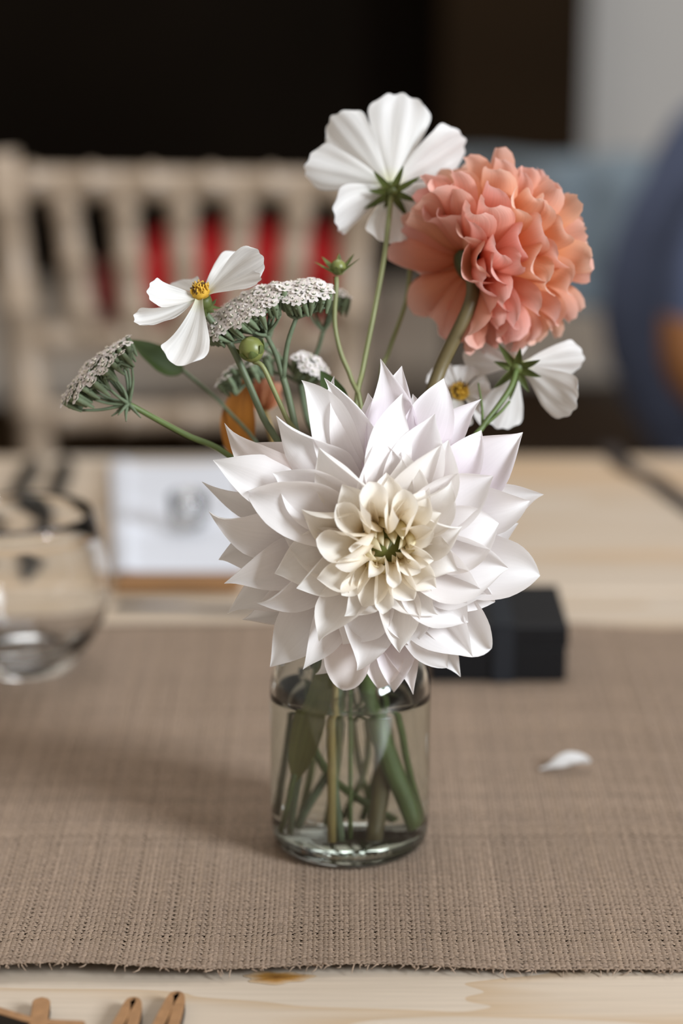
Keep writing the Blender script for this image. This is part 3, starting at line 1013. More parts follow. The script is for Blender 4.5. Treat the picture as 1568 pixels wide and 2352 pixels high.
# the one at the top, seen from behind
TZ = 1.235
tc_ = at(897, 428, TZ)
cosmos('cosmos', 'tall white cosmos seen from behind, highest flower of the bunch',
       [(926, 212, 1.240, 152, .03), (760, 266, 1.238, 124, .05), (698, 378, 1.232, 128, .03), (766, 508, 1.222, 136, .02), (893, 558, 1.222, 110, .04), (1070, 320, 1.245, 136, .04),
        (1010, 480, 1.238, 110, .03), (985, 540, 1.235, 100, .0)],
       tc_, (-.08, .93, .36), [tc_ + np.array([0, -.008, -.004]), at(893, 500, 1.222), at(882, 590, 1.218), at(858, 720, 1.212), at(832, 850, 1.210), at(815, 960, 1.205), neck(-.004, .004), foot(-.004, .01, .05), foot(-.008, .012)], 'stem_pale', foot_xy=(-.008, .012), rad=.0013, disc=False)

# the one on the left, seen from the side
lc = at(463, 678, 1.165)
cosmos('cosmos', 'open white cosmos with yellow centre lying over the yarrow',
       [(607, 590, 1.150, 100, .04, (-.35, -.80, .45)), (566, 590, 1.190, 84, .06, (-.3, -.75, .55)), (338, 668, 1.150, 96, -.08, (-.15, -.50, .85)), (400, 650, 1.200, 90, .02, (0, -.4, .9)),
        (408, 838, 1.132, 118, -.12, (-.25, -.85, .30)), (308, 738, 1.150, 96, -.12, (-.25, -.40, .80)), (600, 640, 1.140, 62, .03, (-.1, -.45, .9))],
       lc, (-.22, -.22, .93), [lc + np.array([0, 0, -.006]), at(480, 730, 1.172), at(528, 790, 1.175), at(566, 870, 1.178), at(604, 958, 1.180), at(660, 1080, 1.185), neck(-.016, -.004), foot(-.018, -.002, .06), foot(-.026, -.010)], 'stem_blue', sep_len=.009, foot_xy=(-.026, -.010), rad=.0017)

# right side, turned away
rc = at(1188, 838, 1.215)
cosmos('cosmos', 'drooping white cosmos with split petals under the coral dahlia',
       [(1342, 822, 1.225, 92, .05), (1322, 938, 1.205, 120, .04), (1140, 985, 1.222, 105, .05), (1060, 812, 1.245, 100, .03), (1190, 735, 1.25, 90, .0)],
       rc, (.12, .95, .10), [rc + np.array([-.001, -.007, -.001]), at(1172, 890, 1.203), at(1140, 938, 1.198), at(1108, 980, 1.195), at(1060, 1060, 1.195), neck(.018, -.004), foot(.02, .0, .06), foot(.026, .008)], 'stem_green', foot_xy=(.026, .008), rad=.0014, sep_len=.015, disc=False)
# face of the other one peeping between
oc = at(1056, 905, 1.232)
cosmos('cosmos', 'half hidden white cosmos between the two dahlias',
       [(992, 848, 1.235, 90, .06), (1075, 838, 1.238, 66, .10), (1128, 895, 1.230, 86, .05), (1150, 960, 1.225, 100, .03), (1040, 985, 1.222, 90, .03), (985, 930, 1.228, 80, .04)],
       oc, (-.05, -.62, .78), [oc + np.array([0, .003, -.005]), at(1060, 990, 1.238), at(1040, 1080, 1.22), neck(.016, .008), foot(.012, .016, .06), foot(.004, .022)], 'stem_green', sep=False, foot_xy=(.004, .022), rad=.0013)
# a side shoot on the drooping stem
sh = Acc()
sh.add(tube(spline([at(1112, 978, 1.195), at(1150, 945, 1.195), at(1170, 922, 1.197)], 8), [.001, .0007], 6))
sh.add(tube(spline([at(1108, 975, 1.196), at(1106, 930, 1.20), at(1098, 880, 1.205)], 8), [.0009, .0005], 6))
s_ = sh.obj('thread_leaf', 'stem_green', [o for o in bpy.data.objects if o.get('label', '').startswith('drooping')][0])


# --- buds
def bud(name, label, c, axis, r, stem_pts, stem_mat, bracts, blen, spread, foot_xy, curl=0.0):
    ax = nrm(axis)
    c = np.asarray(c, float)
    th = thing(name, label, 'flower bud', foot(*foot_xy))
    V, F = lathe([(0, -r), (r * .55, -r * .9), (r * .92, -r * .45), (r, 0), (r * .86, r * .5), (r * .5, r * .88), (0, r * 1.02)], c, 20, axis=ax)
    make_obj('bud_ball', V, F, 'bud_green', th)
    u = nrm(np.cross(ax, [.2, .6, .5]))
    w = np.cross(ax, u)
    for k in range(bracts):
        a_ = k * 2 * math.pi / bracts + .3
        o_ = u * math.cos(a_) + w * math.sin(a_)
        b0 = c - ax * r * .95 + o_ * r * .3
        m = c + o_ * r * 1.3 - ax * r * .3
        tip = c + o_ * (r * 1.06 + blen * spread) + ax * (blen * (1 - spread) - r * .2 + curl * r)
        P = [b0, m, tip - (o_ * spread + ax * (1 - spread)) * blen * .3, tip]
        petal_obj('bract', th, 'leaf_green', grad((.20, .25, .08), (.16, .21, .06), (.14, .18, .05)), P, ax, r * 1.0, 'sepal', (.8, .5, .6), nu=9, nv=5, wave=.05)
    stem_obj('stem', th, stem_mat, stem_pts, .0012, 30, 8)
    return th


bc = at(577, 802, 1.165)
bud('cosmos_bud', 'round closed green bud below the yarrow', bc, (-.35, -.25, .9), .0062, [bc + np.array([.001, 0, -.006]), at(603, 842, 1.165), at(628, 895, 1.168), at(655, 955, 1.172), at(700, 1060, 1.18), neck(-.01, .008), foot(-.012, .014, .05), foot(-.016, .016)], 'stem_pale', 7, .004, .1, (-.016, .016))
bc = at(776, 614, 1.20)
bud('cosmos_bud', 'small pale green bud with spread pointed bracts on a curved stalk', bc, (-.1, -.1, .98), .0040, [bc + np.array([-.001, 0, -.005]), at(772, 660, 1.20), at(768, 740, 1.20), at(782, 810, 1.20), at(808, 875, 1.20), at(830, 980, 1.20), neck(0, .012), foot(0.002, .018, .05), foot(.008, .022)], 'stem_pale', 8, .012, .62, (.008, .022))
bc = at(917, 494, 1.262)
bud('cosmos_bud', 'green bud behind the tall cosmos beside the coral dahlia', bc, (.0, .1, .98), .0062, [bc + np.array([.002, 0, -.006]), at(940, 560, 1.255), at(935, 680, 1.245), at(892, 810, 1.235), at(870, 900, 1.23), neck(.004, .014), foot(.006, .016, .05), foot(-.002, .024)], 'stem_pale', 7, .006, .4, (-.002, .024))


# --- yarrow
def floret_mesh(seed):
    rs = np.random.default_rng(seed)
    V, F, M = [], [], []
    k0 = rs.uniform(0, 6)
    for k in range(5):
        a = k0 + k * 2 * math.pi / 5 + rs.normal(0, .1)
        o = np.array([math.cos(a), math.sin(a), 0])
        t = np.array([-math.sin(a), math.cos(a), 0])
        b = len(V)
        ln = .0020 * rs.uniform(.85, 1.15)
        dr = rs.uniform(-.0003, .0005)
        V += [o * .0004 + t * .0003, o * .0004 - t * .0003, o * ln * .6 + t * .0010 + [0, 0, .0003], o * ln * .6 - t * .0010 + [0, 0, .0003], o * ln + t * .0006 + [0, 0, dr], o * ln - t * .0006 + [0, 0, dr], o * ln * .65 + [0, 0, .0001]]
        F += [(b, b + 1, b + 3, b + 6), (b, b + 6, b + 2), (b + 2, b + 6, b + 4), (b + 6, b + 3, b + 5), (b + 4, b + 6, b + 5)]
        M += [0] * 5
    for k in range(4):
        a = rs.uniform(0, 6.28)
        r = .0005 * rs.uniform(.3, 1)
        c = np.array([r * math.cos(a), r * math.sin(a), .0004])
        b = len(V)
        V += [c + [.0003, 0, 0], c + [0, .0003, 0], c + [-.0003, 0, 0], c + [0, -.0003, 0], c + [0, 0, .0006]]
        F += [(b, b + 1, b + 4), (b + 1, b + 2, b + 4), (b + 2, b + 3, b + 4), (b + 3, b, b + 4)]
        M += [1] * 4
    b = len(V)
    for (r, z) in ((.0007, .0003), (.0011, -.0012), (.0010, -.0042), (.0004, -.0075)):
        for k in range(6):
            a = k * math.pi / 3
            V.append(np.array([r * math.cos(a), r * math.sin(a), z]))
    for i in range(3):
        for k in range(6):
            F.append((b + i * 6 + k, b + i * 6 + (k + 1) % 6, b + (i + 1) * 6 + (k + 1) % 6, b + (i + 1) * 6 + k))
            M.append(2)
    me = bpy.data.meshes.new('floret')
    me.from_pydata([tuple(v) for v in V], [], F)
    for m in ('yarrow_petal', 'yarrow_eye', 'yarrow_cup'):
        me.materials.append(MATS[m])
    me.polygons.foreach_set('material_index', M)
    me.polygons.foreach_set('use_smooth', [True] * len(F))
    return me


FLO = [floret_mesh(s) for s in range(5)]


def umbel(th, top, axis, along, ra, rb, hub, n, clusters, dome=.006, size=1.0):
    """flat-topped head: florets on an ellipse (ra along 'along', rb across), clustered, branches from hub"""
    ax = nrm(axis)
    al = nrm(np.asarray(along) - ax * np.dot(along, ax))
    ac = np.cross(ax, al)
    top = np.asarray(top)
    hub = np.asarray(hub)
    br = Acc()
    cl = []
    for k in range(clusters):
        r = math.sqrt((k + .5) / clusters) * .82
        a = k * 2.39996 + .5
        cl.append(np.array([r * math.cos(a), r * math.sin(a)]))
    knots = []
    for c in cl:
        p = top + al * c[0] * ra + ac * c[1] * rb - ax * (.011 + dome * (c @ c))
        m = hub + (p - hub) * .5 + nrm(p - hub - ax * np.dot(p - hub, ax) + 1e-9) * np.linalg.norm(p - hub) * .08
        br.add(tube(spline([hub, m, p], 8), [.0011, .0008, .0007], 6))
        knots.append(p)
    for i in range(n):
        r = math.sqrt((i + .5) / n)
        a = i * 2.39996
        e = np.array([r * math.cos(a), r * math.sin(a)]) + RNG.normal(0, .03, 2)
        p = top + al * e[0] * ra + ac * e[1] * rb - ax * (dome * (e @ e) + RNG.uniform(-.0008, .0008))
        j = int(np.argmin([np.sum((e - c) ** 2) for c in cl]))
        q = knots[j]
        br.add(tube(spline([q, q + (p - q) * .45 + ax * .0012, p - ax * .0040], 4), [.0008, .0007, .0009], 5))
        dirv = nrm(ax + (al * e[0] + ac * e[1]) * .35 + RNG.normal(0, .13, 3))
        o = bpy.data.objects.new('floret', FLO[i % 5])
        COL.objects.link(o)
        o.parent = th
        o.location = p - ORIG[th.name]
        q_ = Vector(dirv).to_track_quat('Z', 'Y')
        o.rotation_mode = 'QUATERNION'
        o.rotation_quaternion = q_
        sc = size * RNG.uniform(1.15, 1.5)
        o.scale = (sc, sc, sc)
    br.obj('branches', 'yarrow_green', th)


# left head on its long slanting stem
yl = thing('yarrow', 'pale yarrow head leaning out far to the left on a slanting stem', 'flower', foot(-.03, 0))
lhub = at(296, 928, 1.185)
umbel(yl, at(205, 842, 1.180), (-.66, -.16, .73), (.78, .1, .62), .0235, .013, lhub, 82, 11, dome=.004, size=1.05)
stem_obj('stem', yl, 'stem_green', [lhub, at(345, 955, 1.188), at(430, 1000, 1.190), at(520, 1043, 1.192), at(640, 1160, 1.195), neck(-.02, .004), foot(-.012, .002, .05), foot(.014, .018)], [.0013, .0015, .0017, .0017], sides=8)
nd = Acc()
for k in range(9):
    d = nrm([RNG.uniform(-1, .6), RNG.uniform(-.6, .6), RNG.uniform(-.6, .4)])
    nd.add(tube(spline([lhub, lhub + d * .004, lhub + d * .009 + RNG.normal(0, .0015, 3)], 5), [.0012, .001, .0003], 5))
nd.obj('leaf_tuft', 'yarrow_green', yl)

# big head in the middle, two flat tiers on one stem
ym = thing('yarrow', 'broad pink-white yarrow heads right under the open cosmos', 'flower', foot(-.01, -.01))
mhub = at(650, 868, 1.185)
h1 = at(612, 770, 1.178)
umbel(ym, at(548, 702, 1.172), (-.48, -.30, .82), (.86, .0, .5), .0245, .013, h1, 112, 12, dome=.003, size=1.05)
h2 = at(680, 730, 1.178)
umbel(ym, at(690, 658, 1.172), (-.12, -.28, .95), (.97, 0, .22), .0145, .011, h2, 50, 7, dome=.003, size=1.05)
bb = Acc()
bb.add(tube(spline([mhub, at(634, 815, 1.182), h1], 8), [.0015, .0012], 7))
bb.add(tube(spline([mhub, at(660, 790, 1.180), h2], 8), [.0014, .0011], 7))
bb.obj('forks', 'yarrow_green', ym)
stem_obj('stem', ym, 'stem_blue', [mhub, at(664, 920, 1.187), at(690, 1040, 1.19), neck(-.006, -.006), foot(-.008, -.01, .06), foot(-.004, -.016)], [.0017, .0019], sides=9)
# heads further back
yb = thing('yarrow', 'blurred yarrow heads behind the small pale bud', 'flower', foot(-.004, .02))
bh = at(690, 880, 1.250)
for (tx, ty, hx, hy, ra, nfl, cl, axx, zz) in ((752, 662, 742, 760, .0125, 30, 5, (.1, .1, .98), 1.245), (722, 828, 712, 862, .010, 22, 4, (.55, -.35, .75), 1.225), (560, 830, 600, 850, .018, 26, 5, (-.45, .2, .86), 1.235), (545, 690, 610, 800, .018, 34, 6, (-.35, .1, .93), 1.215)):
    hb_ = at(hx, hy, zz)
    umbel(yb, at(tx, ty, zz), axx, (1, 0, .2), ra, ra * .8, hb_, nfl, cl, dome=.004)
    stem_obj('side_stem', yb, 'yarrow_green', [bh, (bh + hb_) / 2 + np.array([.002, 0, .001]), hb_], .0011, 8, 6)
stem_obj('stem', yb, 'yarrow_green', [bh, at(705, 960, 1.24), at(740, 1060, 1.23), neck(-.006, .016), foot(-.004, .02, .05), foot(-.02, .002)], .0016, sides=8)

# --- leaves
ol = thing('autumn_leaf', 'rust orange leaf standing behind the white dahlia', 'leaf', foot(-.02, .012))
b0 = at(560, 1075, 1.25)
petal_obj('blade', ol, 'leaf_green', grad((.42, .16, .02), (.50, .19, .025), (.40, .15, .03)), [b0, at(545, 1010, 1.25), at(540, 930, 1.252), at(572, 858, 1.255)], (-.2, -.9, .3), .020, 'leaf', (.3, .4, .5), wave=.14, ripple=.1)
stem_obj('leaf_stalk', ol, 'stem_brown', [b0, at(600, 1150, 1.235), neck(-.018, .012), foot(-.02, .012)], .0011, 20, 7)
pf = thing('peach_flower', 'small out of focus peach flower behind the bud stalks', 'flower', foot(-.008, -.018))
pc = at(606, 945, 1.265)
for k in range(9):
    a_ = math.radians(30 + k * 15)
    tip = at(606 + 52 * math.cos(a_) * (1 if k % 2 else .8), 945 - 92 * math.sin(a_) * (1 if k % 2 else .85), 1.265 + RNG.normal(0, .004))
    ch = tip - pc
    petal_obj('petal', pf, 'petal_coral', grad((.55, .22, .08), (.66, .30, .16), (.70, .36, .24)), [pc, pc + ch * .3 + np.array([0, -.002, 0]), pc + ch * .7 + np.array([0, -.003, 0]), tip], (0, -1, .2), .0065, 'spoon', (1.2, .9, .7), nu=10, nv=7)
stem_obj('stem', pf, 'stem_yellow', [pc, at(630, 1020, 1.26), at(660, 1120, 1.24), neck(-.010, .002), foot(-.008, -.012, .07), foot(-.008, -.018)], .0020, 24, 8)
gl = thing('green_leaf', 'dark green leaf behind the open cosmos', 'leaf', foot(-.022, .018))
g0 = at(420, 850, 1.255)
petal_obj('blade', gl, 'leaf_green', grad((.06, .09, .02), (.055, .095, .02), (.07, .11, .03)), [g0, at(392, 842, 1.25), at(345, 812, 1.245), at(300, 780, 1.245)], (.1, -.8, .6), .0155, 'leaf', (.4, .5, .5), wave=.12, ripple=.1)
stem_obj('leaf_stalk', gl, 'yarrow_green', [g0, at(520, 940, 1.25), at(620, 1080, 1.235), neck(-.02, .014), foot(-.022, .018)], .0010, 24, 7)
# broad blade standing in the water on the left of the jar
wlf = thing('green_leaf', 'olive strap leaf under water inside the glass jar', 'leaf', foot(-.03, -.004))
petal_obj('blade', wlf, 'leaf_green', grad((.22, .21, .05), (.20, .19, .05), (.17, .17, .045)), [foot(-.024, -.012, .040), foot(-.022, -.016, .06), foot(-.014, -.018, .085), foot(-.010, -.012, .114)], (-.25, -.95, 0), .016, 'leaf', (.6, .6, .5), wave=.06)
stem_obj('leaf_stalk', wlf, 'stem_green', [foot(-.024, -.012, .044), foot(-.028, -.012, .025), foot(-.030, -.006, .009)], .0016, 12, 8)
dl = thing('green_leaf', 'little dark leaf tucked behind the top left petals of the white dahlia', 'leaf', foot(.0, -.012))
d0 = at(790, 960, 1.20)
petal_obj('blade', dl, 'leaf_green', grad((.05, .07, .02), (.05, .08, .02), (.06, .10, .03)), [d0, at(778, 930, 1.20), at(762, 890, 1.20), at(735, 850, 1.205)], (.1, -.9, .3), .013, 'leaf', (.4, .5, .5))
stem_obj('leaf_stalk', dl, 'stem_green', [d0, at(800, 1050, 1.20), neck(0, -.004), foot(.0, -.012)], .001, 20, 7)

# ------------------------------------------------------------------ things on the table
# fallen petal on the runner
pc_ = ground(1296, 1766, RT)
tpl = at(1243, 1770, 1.30)
e0_ = ground(1240, 1772, RT) + np.array([0, 0, .0012])
e1_ = ground(1354, 1766, RT) + np.array([0, 0, .004])
V, F, pv = petal([e0_, e0_ + np.array([.009, .001, .001]), e1_ + np.array([-.010, .001, .003]), e1_], (0, 0, 1), .014, 'spoon', (.5, .5, .8), wave=.2, ripple=.15)
V[:, 2] = np.maximum(V[:, 2], RT + .0002)
fp = make_obj('fallen_petal', V, F, 'petal_cosmos', tint=np.tile([.84, .84, .84], (len(V), 1)), pv=pv, loc=pc_)
tag(fp, 'single white petal fallen on the burlap runner', 'petal')

# black gift box with lid and satin band
BXC = ground(1142, 1566, RT)
bx0, bx1 = ground(984, 1566, RT)[0], ground(1303, 1566, RT)[0]
bw_, bd_, bh_ = bx1 - bx0, 0.082, 0.036
bxc = np.array([(bx0 + bx1) / 2, BXC[1] + bd_ / 2, RT])
gb = thing('gift_box', 'small matt black lidded gift box behind the jar', 'box', bxc)
make_obj('box_base', *box(bxc + [0, 0, .011], (bw_ - .002, bd_ - .002, .022), bev=.0012), 'black_card', gb, smooth=False)
make_obj('lid', *box(bxc + [0, 0, .029], (bw_, bd_, .014), bev=.0014), 'black_card', gb, smooth=False)
ac = Acc()
xm = bxc[0] + .003
ac.add(box([xm, bxc[1], RT + bh_ + .0003], (.013, bd_ + .0012, .0006)))
ac.add(box([xm, bxc[1] - bd_ / 2 - .0003, RT + bh_ / 2], (.013, .0006, bh_ + .0006)))
ac.add(box([xm, bxc[1] + bd_ / 2 + .0003, RT + bh_ / 2], (.013, .0006, bh_ + .0006)))
ac.obj('ribbon', 'black_satin', gb, smooth=False)['label'] = 'satin black ribbon band'

# stemless glass on the left
GC = ground(62, 1530, RT) + np.array([0, 0, .0006])
gp = [(0, .004), (.020, .003), (.026, 0), (.030, .0015), (.033, .007), (.042, .018), (.050, .033), (.0535, .048), (.0525, .064), (.0485, .082), (.0440, .098), (.0432, .1005),
      (.0424, .100), (.0470, .082), (.0508, .064), (.0517, .048), (.0482, .034), (.040, .021), (.030, .014), (.018, .0125), (0, .012)]
gg = make_obj('drinking_glass', *lathe(gp, GC, 64), 'clear_glass', loc=GC)
tag(gg, 'clear round stemless drinking glass on the runner by two black cutlery handles', 'glass')

# white napkin with folds on a brown board, at the far place
nb = [ground(262, 1334, TT), ground(562, 1334, TT), ground(545, 1082, TT), ground(254, 1082, TT)]
cxn = np.mean(nb, axis=0)
bsz = (nb[1][0] - nb[0][0], nb[2][1] - nb[1][1])
yb0, yb1 = ground(400, 1364, TT)[1] + .012, nb[2][1]  # board reaches forward; its brown front strip also stands for the napkin's shade
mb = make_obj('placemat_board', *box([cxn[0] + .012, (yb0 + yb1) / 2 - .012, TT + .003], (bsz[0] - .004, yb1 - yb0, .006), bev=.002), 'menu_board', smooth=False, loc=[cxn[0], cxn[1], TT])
tag(mb, 'thin brown wooden board under the white napkin, front strip doubling as its shade', 'placemat')
nu_, nv_ = 40, 44
U, W_ = np.meshgrid(np.linspace(0, 1, nu_), np.linspace(0, 1, nv_), indexing='ij')
Pn = (np.outer((1 - U).ravel() * (1 - W_).ravel(), nb[0]) + np.outer(U.ravel() * (1 - W_).ravel(), nb[1]) + np.outer(U.ravel() * W_.ravel(), nb[2]) + np.outer((1 - U).ravel() * W_.ravel(), nb[3]))
u, w = U.ravel(), W_.ravel()
hgt = .0078 + .004 * np.exp(-((w - .33 - .1 * u) / .05) ** 2) + .004 * np.exp(-((w - .62 + .15 * u) / .07) ** 2) + .0022 * np.sin(5 * u + 9 * w) * np.sin(7 * w) + .003 * np.exp(-((u - .1) / .05) ** 2)
Pn[:, 2] = TT + np.maximum(hgt, .0075)
Pb = Pn.copy()
Pb[:, 2] = TT + .0064
Fn = [(i * nv_ + j, (i + 1) * nv_ + j, (i + 1) * nv_ + j + 1, i * nv_ + j + 1) for i in range(nu_ - 1) for j in range(nv_ - 1)]
K = nu_ * nv_
Fb = [tuple(reversed([q + K for q in f])) for f in Fn]
edge = [i * nv_ for i in range(nu_)] + [(nu_ - 1) * nv_ + j for j in range(1, nv_)] + [i * nv_ + nv_ - 1 for i in range(nu_ - 2, -1, -1)] + [j for j in range(nv_ - 2, 0, -1)]
Fe = [(edge[i], edge[i] + K, edge[(i + 1) % len(edge)] + K, edge[(i + 1) % len(edge)]) for i in range(len(edge))]
nk = make_obj('napkin', np.vstack([Pn, Pb]), Fn + Fb + Fe, 'napkin_white', loc=[cxn[0], cxn[1], TT + .0064])
tag(nk, 'folded white napkin laid at the far place setting', 'napkin')
# little glass votive on the napkin
VC = ground(432, 1208, TT + .0125)
vp = [(0, .003), (.008, .0025), (.0105, 0), (.0125, .002), (.0135, .010), (.014, .024), (.0133, .0245), (.0126, .010), (.0105, .006), (0, .0055)]
vg = make_obj('votive_glass', *lathe(vp, VC, 40), 'clear_glass', loc=VC)
tag(vg, 'tiny clear glass votive standing on the white napkin', 'glass')


# cutlery with black handles
def cutlery(name, label, p0, p1, kind):
    p0, p1 = np.asarray(p0), np.asarray(p1)
    d = nrm(p1 - p0)
    s = np.array([-d[1], d[0], 0])
    Lc = np.linalg.norm(p1 - p0)
    th = thing(name, label, 'cutlery', p0)

    def slab(prof, thick, mat, nm, zoff=0.0):
        V, F = [], []
        for (t, hw, h) in prof:
            c = p0 + d * Lc * t + np.array([0, 0, h])
            for (a, b) in ((-1, .15), (-.6, 0), (.6, 0), (1, .15), (1, .7), (.6, 1), (-.6, 1), (-1, .7)):
                V.append(c + s * hw * a + np.array([0, 0, thick * b]))
        m = len(prof)
        for i in range(m - 1):
            for k in range(8):
                F.append((i * 8 + k, i * 8 + (k + 1) % 8, (i + 1) * 8 + (k + 1) % 8, (i + 1) * 8 + k))
        F.append(tuple(reversed(range(8))))
        F.append(tuple(range((m - 1) * 8, m * 8)))
        return make_obj(nm, V, F, mat, th)
    slab([(0.0, .004, 0), (.015, .0065, 0), (.06, .0075, 0), (.2, .0068, 0), (.38, .0055, 0), (.44, .0048, 0)], .0075, 'black_handle', 'handle')
    if kind == 'knife':
        slab([(.44, .0045, .002), (.5, .006, .002), (.65, .0095, .002), (.85, .0095, .002), (.95, .006, .002), (1.0, .001, .002)], .002, 'black_handle', 'blade')
    else:
        slab([(.44, .004, .002), (.55, .0035, .003), (.68, .004, .005), (.74, .0105, .003), (.80, .0115, .002)], .002, 'black_handle', 'neck')
        for k in range(4):
            o_ = (k - 1.5) * .0062
            q0 = p0 + d * Lc * .79 + s * o_ + np.array([0, 0, .003])
            q1 = p0 + d * Lc * .99 + s * o_ * .92 + np.array([0, 0, .005])
            make_obj('tine', *tube([q0, (q0 + q1) / 2 - [0, 0, .001], q1], [.0015, .0013, .0007], 6), 'black_handle', th)
    return th


cutlery('table_fork', 'black fork lying farthest left at the far place setting', ground(80, 1070, TT), ground(-70, 1345, TT), 'fork')
cutlery('table_knife', 'black knife lying between the fork and the napkin', ground(152, 1072, TT), ground(60, 1352, TT), 'knife')
# steel knife lying across the near edge of the gap
ks = thing('butter_knife', 'thin steel knife lying crosswise beyond the runner', 'cutlery', ground(300, 1402, TT))
ka, kb = ground(262, 1398, TT), ground(640, 1404, TT)
V, F = [], []
for (t, hw, th_) in ((0, .002, .002), (.03, .0042, .004), (.2, .004, .0045), (.42, .003, .004), (.47, .0035, .003), (.55, .006, .002), (.8, .007, .0016), (.95, .005, .0014), (1, .001, .001)):
    c = ka + (kb - ka) * t
    for k in range(8):
        a_ = k * math.pi / 4
        V.append(c + np.array([0, hw * math.cos(a_), th_ * (.55 + .5 * math.sin(a_))]))
for i in range(8):
    for k in range(8):
        F.append((i * 8 + k, i * 8 + (k + 1) % 8, (i + 1) * 8 + (k + 1) % 8, (i + 1) * 8 + k))
F += [tuple(reversed(range(8))), tuple(range(64, 72))]
make_obj('blade', V, F, 'steel_dark', ks)
# dark strap across the table's far right corner
sp = spline([ground(1405, 1052, TT) + [0, .03, .0], ground(1440, 1078, TT), ground(1500, 1108, TT), ground(1568, 1158, TT), ground(1680, 1235, TT)], 30)
V, F = [], []
for i, p in enumerate(sp):
    t = nrm(sp[min(i + 1, 30)] - sp[max(i - 1, 0)])
    s = np.array([-t[1], t[0], 0])
    for (a_, b_) in ((-1, 0), (1, 0), (1, 1), (-1, 1)):
        V.append(p + s * a_ * .008 + np.array([0, 0, .0004 + .0028 * b_]))
F = [(i * 4 + k, i * 4 + (k + 1) % 4, (i + 1) * 4 + (k + 1) % 4, (i + 1) * 4 + k) for i in range(30) for k in range(4)] + [(3, 2, 1, 0), (120, 121, 122, 123)]
st = make_obj('bag_strap', V, F, 'strap_dark', smooth=False, loc=ground(1500, 1108, TT))
tag(st, 'dark strap lying diagonally over the far table corner', 'strap')

# laser-cut wooden word, lower left
TH = .0060
ltr = thing('wooden_word', 'laser cut brown wooden script word with burnt black edges', 'sign', ground(200, 2352, TT))


def stroke(paths, name):
    """flat strokes of even width with rounded ends, cut from a board"""
    for (pts, hw, up) in paths:
        g = np.array([ground(x, y, TT + TH) for (x, y) in pts])
        c = spline(g, 90)
        n = len(c)
        T = np.gradient(c, axis=0)
        T /= np.linalg.norm(T, axis=1)[:, None]
        S = np.stack([-T[:, 1], T[:, 0], np.zeros(n)], 1)
        e = np.ones(n)
        cum = np.concatenate([[0], np.cumsum(np.linalg.norm(np.diff(c, axis=0), axis=1))])
        dd_ = np.minimum(cum, cum[-1] - cum)
        e = np.sqrt(np.clip(1 - np.clip(1 - dd_ / hw, 0, 1) ** 2, .004, 1))
        V, F, M = [], [], []
        for i in range(n):
            l, r = c[i] + S[i] * hw * e[i], c[i] - S[i] * hw * e[i]
            li, ri = c[i] + S[i] * hw * e[i] * .9, c[i] - S[i] * hw * e[i] * .9
            zt, zm, zb = TT + TH + up, TT + TH - .0004 + up, TT + .0002
            for (p, z) in ((l, zb), (l, zm), (li, zt), (ri, zt), (r, zm), (r, zb)):
                V.append((p[0], p[1], z))
        for i in range(n - 1):
            for k in range(6):
                F.append((i * 6 + k, i * 6 + (k + 1) % 6, (i + 1) * 6 + (k + 1) % 6, (i + 1) * 6 + k))
                M.append(0 if k in (1, 2, 3) else 1)
        F += [tuple(reversed(range(6))), tuple(range((n - 1) * 6, n * 6))]
        M += [1, 1]
        make_obj(name, V, F, ['letter_top', 'letter_edge'], ltr, smooth=False, fmat=M)


stroke([([(96, 2290), (88, 2350), (80, 2420), (84, 2480), (120, 2505), (170, 2480)], .0040, 0.0), ([(-60, 2302), (20, 2328), (90, 2346), (196, 2352)], .0024, .0004)], 'letter_t')
stroke([([(196, 2460), (240, 2400), (282, 2330), (302, 2297), (312, 2305), (304, 2350), (276, 2420), (262, 2480), (285, 2508), (320, 2490)], .0027, 0.0)], 'letter_l')
stroke([([(306, 2480), (340, 2400), (380, 2318), (402, 2283), (411, 2294), (400, 2345), (374, 2420), (362, 2480), (385, 2508), (430, 2480)], .0027, 0.0)], 'letter_l')

# ------------------------------------------------------------------ chair with turned spindles


def rod(p0, p1, r, nodes, n=14):
    p0, p1 = np.asarray(p0, float), np.asarray(p1, float)
    Lc = np.linalg.norm(p1 - p0)
    pr = [(0, 0), (r, 0)]
    for k in range(nodes):
        z = Lc * (k + .5) / nodes
        pr += [(r, z - .006), (r * 1.22, z - .0025), (r * 1.22, z + .0025), (r, z + .006)]
    pr += [(r, Lc), (0, Lc)]
    return lathe(pr, p0, n, axis=p1 - p0)


